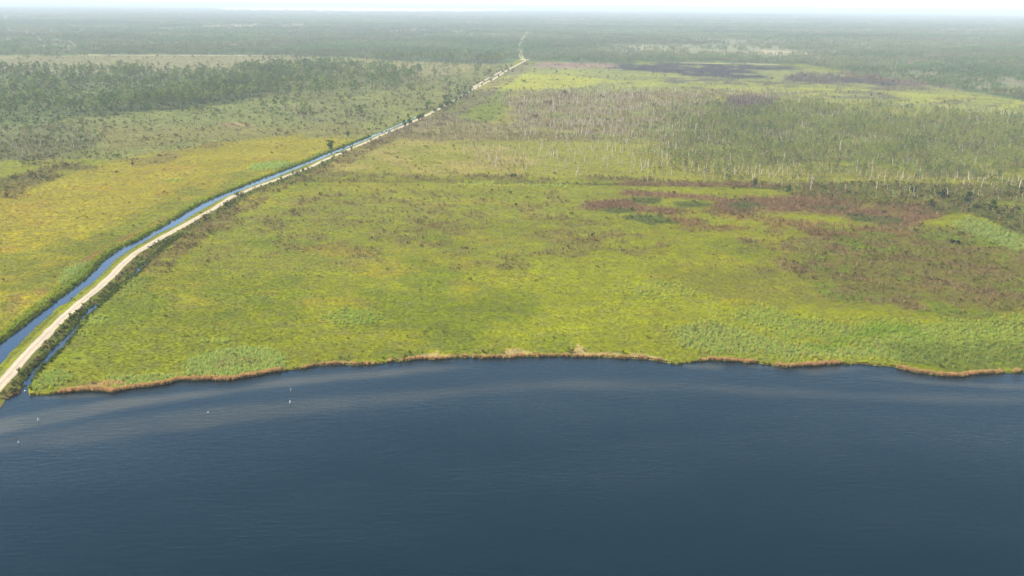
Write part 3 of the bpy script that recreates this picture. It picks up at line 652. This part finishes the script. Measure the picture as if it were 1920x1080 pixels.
# ------------------------------------------------------------------ scattering of what nobody could count
def scatter_group(coll):
    ng = bpy.data.node_groups.new('scatter_' + coll.name, 'GeometryNodeTree')
    ng.interface.new_socket('Geometry', in_out='INPUT', socket_type='NodeSocketGeometry')
    ng.interface.new_socket('Geometry', in_out='OUTPUT', socket_type='NodeSocketGeometry')
    gi = ng.nodes.new('NodeGroupInput'); go = ng.nodes.new('NodeGroupOutput')
    ci = ng.nodes.new('GeometryNodeCollectionInfo'); ci.inputs['Collection'].default_value = coll
    ci.inputs['Separate Children'].default_value = True; ci.inputs['Reset Children'].default_value = True
    ip = ng.nodes.new('GeometryNodeInstanceOnPoints'); ip.inputs['Pick Instance'].default_value = True
    def attr(n, t):
        a = ng.nodes.new('GeometryNodeInputNamedAttribute'); a.data_type = t; a.inputs['Name'].default_value = n; return a.outputs['Attribute']
    e2r = ng.nodes.new('FunctionNodeEulerToRotation')
    lk = ng.links.new
    lk(attr('rot', 'FLOAT_VECTOR'), e2r.inputs[0]); lk(e2r.outputs[0], ip.inputs['Rotation'])
    lk(attr('scl', 'FLOAT_VECTOR'), ip.inputs['Scale']); lk(attr('idx', 'INT'), ip.inputs['Instance Index'])
    lk(gi.outputs[0], ip.inputs['Points']); lk(ci.outputs[0], ip.inputs['Instance']); lk(ip.outputs[0], go.inputs[0])
    return ng
GRP = {}
def scatter(name, key, X, Y, scl, col, label, cat, z=.15, tilt=.08):
    n = len(X)
    print('scatter', name, n)
    if n == 0: return None
    me = bpy.data.meshes.new(name); me.vertices.add(n)
    co = np.zeros((n, 3), np.float32); co[:, 0] = X; co[:, 1] = Y; co[:, 2] = z; me.vertices.foreach_set('co', co.ravel())
    r = np.zeros((n, 3), np.float32); r[:, 2] = rng.uniform(0, 6.28, n); r[:, :2] = rng.normal(0, tilt, (n, 2))
    me.attributes.new('rot', 'FLOAT_VECTOR', 'POINT').data.foreach_set('vector', r.ravel())
    s = np.broadcast_to(np.asarray(scl, np.float32).reshape(n, -1), (n, 3)) if np.ndim(scl) == 1 else scl
    me.attributes.new('scl', 'FLOAT_VECTOR', 'POINT').data.foreach_set('vector', np.ascontiguousarray(s, np.float32).ravel())
    me.attributes.new('idx', 'INT', 'POINT').data.foreach_set('value', rng.integers(0, PROTO[key][1], n).astype(np.int32))
    set_col(me, np.clip(col, 0.001, 1))
    for m in PROTO[key][0].objects[0].data.materials: me.materials.append(m)
    o = link(name, me, 'stuff', label, cat)
    if key not in GRP: GRP[key] = scatter_group(PROTO[key][0])
    md = o.modifiers.new('scatter', 'NODES'); md.node_group = GRP[key]
    return o
def cand(x0, x1, y0, y1, sp, rlo, rhi):
    X, Y = np.meshgrid(np.arange(x0, x1, sp), np.arange(y0, y1, sp))
    X = (X + rng.uniform(-.5, .5, X.shape) * sp * 1.15).ravel(); Y = (Y + rng.uniform(-.5, .5, Y.shape) * sp * 1.15).ravel()
    px, py = P(X, Y)
    d = np.hypot(X, Y)
    k = (d >= rlo) & (d < rhi) & (px > -230) & (px < 2150) & (Y > 50)
    X, Y, px, py = X[k], Y[k], px[k], py[k]
    k = py < shore(px) - .4
    X, Y, px, py = X[k], Y[k], px[k], py[k]
    # keep clear of water and road
    w = pxm(px, py)
    cl = (px > tab(CANAL, py, 1) - .1 * w) & (px < tab(CANAL, py, 2) + .1 * w) & (py > 217)
    rc = tab(ROADC, py, 1); cl |= (np.abs(px - rc) < (roadhw(py) + .35) * w) & (py > 112) & (py < 800)
    cl |= (px > tab(DITCH, py, 1)) & (px < tab(DITCH, py, 2)) & (py > 436)
    cl |= (np.abs(px - tab(TRACK, py, 1)) < 4.5 * w + 1.2) & (py <= 113) & (py > 44)
    cl |= (np.abs(py - 103.8) < .9) & (px > 100) & (px < 560)
    cl |= (np.abs(py - np.interp(px, (1262, 1466), (117.5, 121))) < 1.1) & (px > 1255) & (px < 1470)
    cl |= (np.abs(px - 985) < 13) & (np.abs(py - 111.6) < 2.2)
    k = ~cl
    return X[k], Y[k], px[k], py[k]
def jit(col, amt, hue=.12):
    n = len(col); return col * rng.uniform(1 - amt, 1 + amt, (n, 1)) * rng.uniform(1 - hue, 1 + hue, (n, 3))
def chan(k, px, py): return samp(CH[k], px, py)
RINGS = [(330, 620, 1.25, .95), (620, 1050, 2.0, 1.35), (1050, 1900, 4.2, 2.2), (1900, 2700, 8.5, 4.0)]
acc = {k: [] for k in ('tuft', 'reed', 'scrub', 'brush')}
for (r0, r1, sp, s0) in RINGS:
    X, Y, px, py = cand(-1150, 1250, 250, r1, sp, r0, r1)
    c = samp(C, px, py); u = rng.random(len(X)); pt = fbm(X, Y, 7, 101)
    k = u < chan('tuft', px, py) * (1 - .75 * chan('reed', px, py)) * (.82 + .12 * pt)
    acc['tuft'].append((X[k], Y[k], s0 * rng.uniform(.7, 1.3, k.sum()), jit(c[k] * (1 + .13 * fbm(X[k], Y[k], 9, 160) + .10 * fbm(X[k], Y[k], 30, 161))[:, None], .11, .06)))
    X, Y, px, py = cand(-1150, 1250, 250, r1, sp * .72, r0, r1)
    c = samp(C, px, py); u = rng.random(len(X))
    k = u < chan('reed', px, py) * .85
    acc['reed'].append((X[k], Y[k], s0 * rng.uniform(.42, .78, k.sum()), jit(c[k], .10)))
    X, Y, px, py = cand(-1150, 1250, 250, r1, sp * 1.5, r0, r1)
    c = samp(C, px, py); u = rng.random(len(X)); pt = fbm(X, Y, 14, 103)
    s = chan('scrub', px, py); k = u < s * (.45 + 1.0 * pt)
    gr = rng.random(k.sum())[:, None]
    cc = c[k] * np.where(gr < .35, np.array([[.76, .9, .76]]), np.where(gr < .7, np.array([[.85, .72, .95]]), np.array([[.8, .95, .6]])))
    acc['scrub'].append((X[k], Y[k], s0 * .85 * np.exp(rng.normal(0, .38, k.sum())) * (.7 + .5 * s[k]), jit(cc, .3, .1)))
    X, Y, px, py = cand(-1150, 1250, 250, r1, sp * 1.15, r0, r1)
    c = samp(C, px, py); u = rng.random(len(X)); pt = fbm(X, Y, 10, 104)
    s = chan('brush', px, py); k = u < s * (.72 + .7 * pt)
    tint = np.where(rng.random(k.sum())[:, None] < .5, np.array([[1.12, 1.03, 1.0]]), np.array([[.95, .85, .9]]))
    acc['brush'].append((X[k], Y[k], s0 * rng.uniform(.5, 1.15, k.sum()) ** 1, jit(c[k] * .6 * tint + A(186, 156, 120) * .4, .3, .06)))
def cat_(k): return [np.concatenate([a[i] for a in acc[k]]) for i in range(4)]
X, Y, s, c = cat_('tuft'); scatter('marsh_grass', 'tuft', X, Y, s, c * 1.42, 'low yellow green marsh grass covering the wet flats on both sides of the canal', 'marsh grass')
X, Y, s, c = cat_('reed'); scatter('reed_bed', 'reed', X, Y, s, c * np.array([[2.75, 2.55, 3.1]]), 'pale blue green reeds growing in patches by the shore and the canal', 'reeds')
X, Y, s, c = cat_('scrub'); scatter('low_scrub', 'shrub', X, Y, s, c * 1.35, 'small dark and brown bushes speckled over the marsh', 'scrub')
X, Y, s, c = cat_('brush'); scatter('dead_brush', 'brush', X, Y, s, c * 1.4, 'thickets of bare reddish brown dead stems in bands on the right', 'dead brush')
# golden reed fringe and dark litter along the shore
def shore_points(x0, x1, n, back0, back1):
    px = rng.uniform(x0, x1, n); py = shore(px); X, Y = G(px, py); Y = Y + rng.uniform(back0, back1, n); return X, Y
Xa, Ya = shore_points(60, 545, 1300, .1, 2.2); Xb, Yb = shore_points(1270, 2150, 1900, .1, 1.7); Xc, Yc = shore_points(545, 1270, 500, .1, 1.6)
X = np.concatenate([Xa, Xb, Xc]); Y = np.concatenate([Ya, Yb, Yc])
k = fbm(X, Y * 0, 16, 111) > -.45; X, Y = X[k], Y[k]
c = jit(1.6 * np.broadcast_to(A(216, 180, 120), (len(X), 3)), .22, .08)
scatter('golden_reed_fringe', 'reed', X, Y, rng.uniform(.34, .76, len(X)), c, 'golden dry reed stalks lining the lake shore', 'reeds')
Xa, Ya = shore_points(-40, 2150, 1300, -.2, 1.2)
X, Y = Xa, Ya; c = jit(np.broadcast_to(A(150, 112, 80), (len(X), 3)), .4, .1)
scatter('shore_litter', 'shrub', X, Y, rng.uniform(.3, .75, len(X)), c, 'brown washed up plant litter along the water line', 'plant litter', z=0.0)
# bank fringe of the canal
def bank_pts(T, k, lo, hi, n, d0, d1):
    py = lo + (hi - lo) * rng.random(n) ** 1.3; px = tab(T, py, k); w = pxm(px, py); X, Y = G(px + rng.uniform(d0, d1, n) * w, py); return X, Y
Xa, Ya = bank_pts(CANAL, 1, 255, 735, 2600, -2.6, .15); Xb, Yb = bank_pts(DITCH, 2, 440, 715, 500, -.2, 1.2); Xd, Yd = bank_pts(DITCH, 1, 440, 715, 500, -1.2, .3)
X = np.concatenate([Xa, Xb, Xd]); Y = np.concatenate([Ya, Yb, Yd])
c = jit(np.broadcast_to(A(118, 140, 46), (len(X), 3)), .3, .12)
scatter('bank_reeds', 'reed', X, Y, rng.uniform(.3, .65, len(X)), c, 'dark green reeds crowding the edges of the canal and ditch', 'reeds')
# ------------------------------------------------------------------ far forest as one mass
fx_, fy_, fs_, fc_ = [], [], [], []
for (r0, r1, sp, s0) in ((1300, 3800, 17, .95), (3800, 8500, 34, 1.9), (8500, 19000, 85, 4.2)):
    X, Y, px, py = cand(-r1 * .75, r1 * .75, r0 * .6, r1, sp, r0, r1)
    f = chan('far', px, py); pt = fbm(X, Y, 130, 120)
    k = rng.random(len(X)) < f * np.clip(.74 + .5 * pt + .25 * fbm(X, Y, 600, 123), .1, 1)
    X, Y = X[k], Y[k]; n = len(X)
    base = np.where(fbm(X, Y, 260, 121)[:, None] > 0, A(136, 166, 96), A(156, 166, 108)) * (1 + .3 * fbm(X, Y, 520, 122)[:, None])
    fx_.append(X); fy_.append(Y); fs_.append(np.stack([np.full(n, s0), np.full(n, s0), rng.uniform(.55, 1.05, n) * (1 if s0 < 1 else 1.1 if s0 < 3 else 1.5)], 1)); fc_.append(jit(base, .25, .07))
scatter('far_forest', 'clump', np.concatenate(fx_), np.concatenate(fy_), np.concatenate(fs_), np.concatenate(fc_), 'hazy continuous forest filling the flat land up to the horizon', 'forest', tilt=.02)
# ------------------------------------------------------------------ trees: the largest 300 of a kind stand as things, the rest as one mass
def children_tree(meshes, loc, rz, s, color, label, group, name, cat):
    e = bpy.data.objects.new(name, None); COL.objects.link(e); e.empty_display_size = .5
    e.location = loc; e.rotation_euler = (0, 0, rz); e.scale = s
    e['label'] = label; e['category'] = cat
    if group: e['group'] = group
    for nm, me in zip(('trunk', 'crown'), meshes):
        c = bpy.data.objects.new(nm, me); COL.objects.link(c); c.parent = e; c.color = tuple(color) + (1,)
    return e
PX0, PX1 = 6, 1914
def inview(px, py): return (px > PX0) & (px < PX1)
# big pines (left belt, meadow edge)
X, Y, px, py = cand(-1500, 900, 700, 2600, 7.6, 900, 2600)
f = chan('pine', px, py); k = (rng.random(len(X)) < f * np.clip(.62 + .95 * fbm(X, Y, 55, 130), .04, 1))
X, Y, px, py = X[k], Y[k], px[k], py[k]; sz = rng.uniform(.65, 1.3, len(X)) * np.where(fbm(X, Y, 60, 131) > .1, 1.2, .95)
sz[(px < 210) & (py > 233)] *= .55
pinecol = jit(np.where(rng.random(len(X))[:, None] < .3, A(178, 194, 96), A(136, 164, 76)), .28, .1)
vis = sz * 15 / Y * inview(px, py)
# openness: front rows of the belt show whole, those behind show crown only
front = chan('pine', px, py + 7) < .35
score = vis * np.where(front, 1.8, 1.0); order = np.argsort(-score)
big_i = order[:200]; rest = order[200:]
scatter('pine_wood', 'pine', X[rest], Y[rest], sz[rest], pinecol[rest], 'dense belt of dark green pines left of the road below the tan meadow', 'pine wood', tilt=.03)
BIGP = (X, Y, px, py, sz, pinecol, big_i)
def region_label_big(x, y):
    if y < 121 and x > 690: return ('dark hazy pine in the far row beyond the meadow left of the road', 'pines in the far row beyond the meadow')
    if y > 228 and x < 230: return ('dark pine among grey scrub at the left edge below the long tree belt', 'pines in the grey scrub at the left edge')
    if x > 470 and y > 192: return ('pine in the loose stand of bare trunked trees between belt and canal', 'pines in the loose stand above the canal')
    if x > 560: return ('pine standing apart in the open group right of the tree belt', 'pines in the open group right of the belt')
    return ('tall pine at the open front edge of the long tree belt', 'pines along the front of the tree belt')
for i in big_i:
    lb, gp = region_label_big(px[i], py[i])
    children_tree(PT[int(rng.integers(6))], (X[i], Y[i], .1), rng.uniform(0, 6.28), (sz[i],) * 3, pinecol[i], lb, gp, 'pine_tree', 'pine tree')
# young pines of the right wood
X, Y, px, py = cand(-200, 1100, 500, 1500, 3.3, 600, 1500)
f = chan('wood', px, py); k = rng.random(len(X)) < f * np.clip(.5 + .85 * fbm(X, Y, 22, 135), 0, 1)
X, Y, px, py = X[k], Y[k], px[k], py[k]; sz = rng.uniform(.45, 1.3, len(X))
yc = jit(np.where((rng.random(len(X)) < .3 + .5 * fbm(X, Y, 40, 137))[:, None], A(112, 142, 70), A(180, 196, 84)), .26, .08)
score = sz / Y * inview(px, py) * (1 + .5 * (chan('wood', px, py + 5) < .7)); order = np.argsort(-score)
y_i = order[:100]; rest = order[100:]
scatter('young_pine_wood', 'young', X[rest], Y[rest], sz[rest], yc[rest], 'open wood of thin yellow green pines covering the right side', 'pine wood', tilt=.04)
for i in y_i:
    lb, gp = ('thin yellow green pine at the near edge of the open wood on the right', 'thin pines at the near edge of the right wood')
    children_tree(YT[int(rng.integers(6))], (X[i], Y[i], .1), rng.uniform(0, 6.28), (sz[i],) * 3, yc[i], lb, gp, 'pine_tree', 'pine tree')
# dead standing trunks
X, Y, px, py = cand(-1100, 1150, 600, 1700, 4.2, 650, 1700)
f = chan('snag', px, py); k = rng.random(len(X)) < f * np.clip(.42 + .5 * fbm(X, Y, 35, 140), 0, 1)
X, Y, px, py = X[k], Y[k], px[k], py[k]; sz = .62 * np.exp(rng.normal(0, .32, len(X)))
score = sz / Y * inview(px, py) * (1 + .6 * (chan('wood', px, py) < .3)); order = np.argsort(-score)
s_i = order[:300]; rest = order[300:]
scatter('dead_trunk_stand', 'snag', X[rest], Y[rest], sz[rest] * 1.0, np.ones((len(rest), 3)), 'mass of pale dead standing trunks far out on the right', 'dead trees', tilt=.06)
for i in s_i:
    o = bpy.data.objects.new('dead_tree', SN[int(rng.integers(7))]); COL.objects.link(o); o.location = (X[i], Y[i], .1); o.scale = (sz[i] * rng.uniform(.9, 1.2),) * 2 + (sz[i],)
    o.rotation_euler = (rng.normal(0, .05), rng.normal(0, .05), rng.uniform(0, 6.28)); o['category'] = 'dead tree'
    if px[i] < 760: lb, gp = 'bleached dead trunk standing alone in the scrub left of the canal', 'dead trunks left of the canal'
    elif py[i] > 285: lb, gp = 'bleached bare dead trunk on the yellow green flat behind the cross ditch', 'dead trunks on the flat behind the cross ditch'
    else: lb, gp = 'bleached bare dead trunk in the mauve brown stand right of the road', 'dead trunks in the mauve brown stand'
    o['label'] = lb; o['group'] = gp
# a few things that stand out singly
def single(kind, px_, py_, s, col, label):
    X, Y = G(px_, py_)
    if kind == 'broad': return children_tree(BT[int(rng.integers(4))], (float(X), float(Y), .1), rng.uniform(0, 6.28), (s,) * 3, col, label, None, 'bushy_tree', 'tree')
    if kind == 'pine': return children_tree(PT[int(rng.integers(6))], (float(X), float(Y), .1), rng.uniform(0, 6.28), (s,) * 3, col, label, None, 'pine_tree', 'pine tree')
    if kind == 'snag':
        o = bpy.data.objects.new('dead_tree', SN[int(rng.integers(7))]); COL.objects.link(o); o['category'] = 'dead tree'; s3 = (s, s, s)
    else:
        o = bpy.data.objects.new('shrub', SB[int(rng.integers(6))]); COL.objects.link(o); o['category'] = 'shrub'; o.color = tuple(col) + (1,); s3 = (s * 1.3, s, s)
    o.location = (float(X), float(Y), .1); o.scale = s3; o.rotation_euler[2] = rng.uniform(0, 6.28); o['label'] = label
    return o
DK = A(88, 122, 50); MG = A(96, 120, 44); GB = A(150, 132, 104)
single('broad', 621, 286, 2.1, DK, 'largest bushy tree on the canal bank where canal and road draw close')
single('pine', 152, 223, .95, DK, 'lone pine with a round crown in front of the belt, shadow on its right')
single('broad', 572, 128, 3.6, A(66, 98, 48), 'tallest broad crowned tree at the right tip of the tree belt')
single('broad', 597, 129, 2.6, A(74, 102, 50), 'round tree just right of the tallest broad crowned tree')
single('broad', 620, 130, 2.2, A(84, 108, 52), 'lower of the round trees beyond the right tip of the belt')
single('broad', 553, 128, 2.0, A(84, 108, 52), 'narrow dark tree just left of the tallest broad crowned tree')
single('shrub', 963, 333, 3.0, A(62, 96, 40), 'dark green bush spreading over the cross ditch near the middle')
single('snag', 335, 266, .95, GB, 'tall white dead trunk at the back edge of the yellow marsh')
single('snag', 228, 264, .7, GB, 'short white dead trunk in the scrub left of the yellow marsh')
single('shrub', 811, 363, 1.6, A(96, 100, 72), 'grey round bush alone on the marsh below the cross ditch')
single('shrub', 968, 386, 1.7, A(80, 112, 44), 'small upright green bush below the dark ditch bush')
single('shrub', 1071, 402, 1.5, A(100, 92, 64), 'brown bush left of the rusty brush band')
single('shrub', 1110, 443, 1.4, A(60, 88, 36), 'small dark bush on the open green marsh, centre right')
single('shrub', 1785, 457, 2.6, A(38, 74, 34), 'very dark bush left of a near twin below the bright green patch')
single('shrub', 1797, 458, 2.2, A(44, 78, 34), 'very dark bush right of its larger twin below the bright green patch')
single('shrub', 791, 192 + 370, .8, A(110, 110, 60), 'low grey bush on the smooth green marsh right of the ditch')
single('broad', 1415, 352, 1.2, A(60, 100, 44), 'dark green round tree beside the cross ditch on the right')
single('broad', 1365, 340, 1.1, A(84, 126, 50), 'bright green bush tree behind the cross ditch, left of the dark round tree')
single('broad', 1478, 364, 1.2, A(76, 116, 52), 'green low tree right of the dark round tree at the cross ditch')
single('broad', 1600, 352, .9, A(120, 108, 76), 'brown leafed tree at the far side of the cross ditch')
single('broad', 1712, 366, 1.35, A(76, 104, 44), 'green spreading tree left of the dark pair on the right')
single('broad', 1768, 378, 1.5, A(50, 80, 42), 'dark narrow tree above the bright green reed patch')
single('broad', 1812, 388, 1.9, A(56, 86, 40), 'wide dark tree above the right half of the bright green patch')
single('broad', 1862, 400, 1.6, A(80, 104, 44), 'olive tree right of the wide dark tree above the green patch')
single('broad', 1745, 392, 1.3, A(96, 112, 44), 'olive bush tree at the left tip of the bright green patch')
single('shrub', 1640, 488, 1.1, A(44, 76, 36), 'dark bush in the mottled scrub on the lower right')
single('shrub', 218, 324, 1.6, A(120, 96, 78), 'mauve bush at the upper left end of the yellow marsh')
single('shrub', 248, 309, 2.1, A(124, 100, 74), 'brown bush clump in the yellow marsh below the scrub')
single('shrub', 510, 288, 1.8, A(110, 96, 66), 'brown bush in the yellow marsh above the pale reed patch')
single('broad', 652, 258, 1.2, A(90, 112, 50), 'small tree left of the canal before the road dips into the trees')
# trees crowding the road farther out
ys_t = list(rng.uniform(168, 212, 46)) + list(rng.uniform(222, 240, 14)) + list(rng.uniform(246, 330, 18)) + list(rng.uniform(124, 168, 14))
for y in ys_t:
    side = -1 if rng.random() < .4 else 1
    if y > 246: side = 1
    d = (-rng.uniform(9, 24) if side < 0 else rng.uniform(3.4, 6.5)); xx = float(tab(ROADC, y, 1)); xx += d * float(pxm(xx, y))
    if 205 < y < 216 or (218 < y < 245): d *= 1
    X, Y = G(xx, y)
    lb = 'dark bushy tree crowding the left side of the road where it recedes' if side < 0 else 'dark bushy tree on the right side of the road where it recedes'
    children_tree(BT[int(rng.integers(4))], (float(X), float(Y), .1), rng.uniform(0, 6.28), (rng.uniform(.7, 1.35) * (.55 if y > 246 else .85 if y < 168 else 1.05),) * 3, jit(np.array([A(96, 128, 60)]), .22, .08)[0], lb, 'bushy trees on the %s side of the receding road' % ('left' if side < 0 else 'right'), 'bushy_tree', 'tree')
# hedge between road and ditch
n = 0
for _ in range(4000):
    if n >= 285: break
    y = 300 + (780 - 300) * rng.random() ** .8; xc = float(tab(ROADC, y, 1)); w = float(pxm(xc, y))
    lo = roadhw(y) + 1.6; hi = 7.5 if y > 430 else 9
    if y > 436 and y < 722: hi = min(hi, (float(tab(DITCH, y, 1)) - xc) / w - .3)
    if hi <= lo: continue
    d = rng.uniform(lo, hi)
    if float(fbm(np.array(y * 1.0), np.array(0.), 9, 150)) < -.5 and rng.random() < .7: continue
    X, Y = G(xc + d * w, y)
    if y > float(shore(xc + d * w)) - 4: continue
    u = rng.random()
    if u < .5: c, lb, gp = A(128, 138, 58), 'olive green shrub in the hedge between the dirt road and the narrow ditch', 'olive shrubs between road and ditch'
    elif u < .78: c, lb, gp = A(88, 112, 46), 'dark green shrub in the hedge between the dirt road and the narrow ditch', 'dark shrubs between road and ditch'
    else: c, lb, gp = A(186, 160, 118), 'dry tan shrub in the hedge between the dirt road and the narrow ditch', 'tan shrubs between road and ditch'
    o = bpy.data.objects.new('shrub', SB[int(rng.integers(6))]); COL.objects.link(o)
    s = rng.uniform(.5, 1.1) * (1 if y > 430 else 1.2); o.location = (float(X), float(Y), .15); o.scale = (s, s, s * rng.uniform(.8, 1.2)); o.rotation_euler[2] = rng.uniform(0, 6.28)
    o.color = tuple(jit(np.array([c]), .25, .1)[0]) + (1,); o['label'] = lb; o['group'] = gp; o['category'] = 'shrub'; n += 1
# ------------------------------------------------------------------ posts and floats in the lake
def post(px_, py_, h, r, cap, label, lean=0.0):
    X, Y = G(px_, py_, 0)
    e = bpy.data.objects.new('channel_post', None); COL.objects.link(e); e.location = (float(X), float(Y), 0); e['label'] = label; e['category'] = 'post'; e.rotation_euler = (0, lean, 0)
    T = MB(); T.tube([(0, 0, -1), (0, 0, h * .55), (0.02, 0, h * (1 - cap))], [r, r * .95, r * .85], 10)
    link('piling', T.build('piling', [M_post]), parent=e)
    K = MB(); K.tube([(.02, 0, h * (1 - cap)), (.02, 0, h), (.02, 0, h + r * .8), (.02, 0, h + r)], [r * 1.15, r * 1.15, r * .7, .01], 10)
    link('cap', K.build('cap', [M_white]), parent=e)
post(544, 757, .95, .17, .75, 'white post in the lake, nearer of two in line off the shore', .03)
post(545.5, 735, 1.1, .12, .3, 'slim grey post in the lake, farther of two in line off the shore')
post(72, 790, .95, .16, .7, 'white post in the lake off the mouth of the ditch', -.03)
post(35, 832, .75, .15, .6, 'lower white post in the lake at the far left, nearest the camera')
def buoy(px_, py_, r, label):
    X, Y = G(px_, py_, 0)
    e = bpy.data.objects.new('float', None); COL.objects.link(e); e.location = (float(X), float(Y), 0); e['label'] = label; e['category'] = 'float'
    K = MB(); n = 6
    K.tube([(0, 0, r * (-.9 + 1.8 * i / n)) for i in range(n + 1)], [max(.02, r * math.sqrt(max(0, 1 - (-.9 + 1.8 * i / n) ** 2))) for i in range(n + 1)], 12)
    link('hull', K.build('hull', [M_white]), parent=e)
    T = MB(); T.tube([(0, 0, r * .8), (0, 0, r * 1.5)], [.05, .04], 6); link('ring_post', T.build('ring_post', [M_post]), parent=e)
buoy(47.5, 733, .36, 'white float lying at the mouth of the narrow ditch')
buoy(390.5, 773, .24, 'small white float alone on the open water')
# ------------------------------------------------------------------ haze
V = []
for z in (-2.0, 140.0):
    for (x, y) in ((-52000, -3500), (52000, -3500), (52000, 52000), (-52000, 52000)): V.append((x, y, z))
Fh = [(0, 3, 2, 1), (4, 5, 6, 7), (0, 1, 5, 4), (1, 2, 6, 5), (2, 3, 7, 6), (3, 0, 4, 7)]
M_haze = bpy.data.materials.new('haze'); M_haze.use_nodes = True; nt = M_haze.node_tree; nt.nodes.clear()
pv = nt.nodes.new('ShaderNodeVolumePrincipled'); pv.inputs['Color'].default_value = (.72, .82, .91, 1); pv.inputs['Density'].default_value = 1.0e-4; pv.inputs['Anisotropy'].default_value = 0.0
out = nt.nodes.new('ShaderNodeOutputMaterial'); nt.links.new(pv.outputs[0], out.inputs['Volume'])
link('haze', mesh_np('haze', V, Fh, [M_haze]), 'stuff', 'pale blue haze thickening over the land towards the horizon', 'haze')
# ------------------------------------------------------------------ light, sky, camera
EL, AZ = R(40), R(-78)      # sun to the left, slightly ahead
w = bpy.data.worlds.new('World'); sc.world = w; w.use_nodes = True; nt = w.node_tree
bg = nt.nodes['Background']; sky = nt.nodes.new('ShaderNodeTexSky'); sky.sky_type = 'NISHITA'; sky.sun_disc = False
sky.sun_elevation = EL; sky.sun_rotation = AZ % (2 * math.pi); sky.altitude = 50; sky.air_density = 1.0; sky.dust_density = .3; sky.ozone_density = 1.0
geo = nt.nodes.new('ShaderNodeTexCoord'); sep = nt.nodes.new('ShaderNodeSeparateXYZ'); nt.links.new(geo.outputs['Generated'], sep.inputs[0])
nt.links.new(scaled(nt, sky.outputs[0], mathn(nt, 'MULTIPLY', ramp(nt, sep.outputs[2], .012, .06, 2.2, 1.0), ramp(nt, sep.outputs[2], .08, .50, 2.3, .85))), bg.inputs[0])   # bright milky air low over the horizon
bg.inputs[1].default_value = .05
from mathutils import Vector, Matrix
sd = bpy.data.lights.new('sun', 'SUN'); sd.energy = 4.7; sd.angle = R(.55); sd.color = (1, .95, .87)
so = bpy.data.objects.new('sun', sd); COL.objects.link(so)
v = Vector((math.sin(AZ) * math.cos(EL), math.cos(AZ) * math.cos(EL), math.sin(EL)))
so.rotation_euler = (-v).to_track_quat('-Z', 'Y').to_euler(); so.location = v * 300 + Vector((0, 500, 0))
cd = bpy.data.cameras.new('camera'); cd.sensor_width = 36; cd.lens = 36 * F / 1920; cd.clip_start = 1; cd.clip_end = 120000
co = bpy.data.objects.new('camera', cd); COL.objects.link(co)
Mx = Matrix(((rt[0], up[0], -fwd[0], 0), (rt[1], up[1], -fwd[1], 0), (rt[2], up[2], -fwd[2], H), (0, 0, 0, 1)))
co.matrix_world = Mx; sc.camera = co
sc.view_settings.view_transform = 'Standard'; sc.view_settings.look = 'None'; sc.view_settings.exposure = 1.35; sc.view_settings.gamma = 1.0
sc.render.engine = 'CYCLES'; sc.cycles.max_bounces = 6; sc.cycles.diffuse_bounces = 2; sc.cycles.transparent_max_bounces = 8
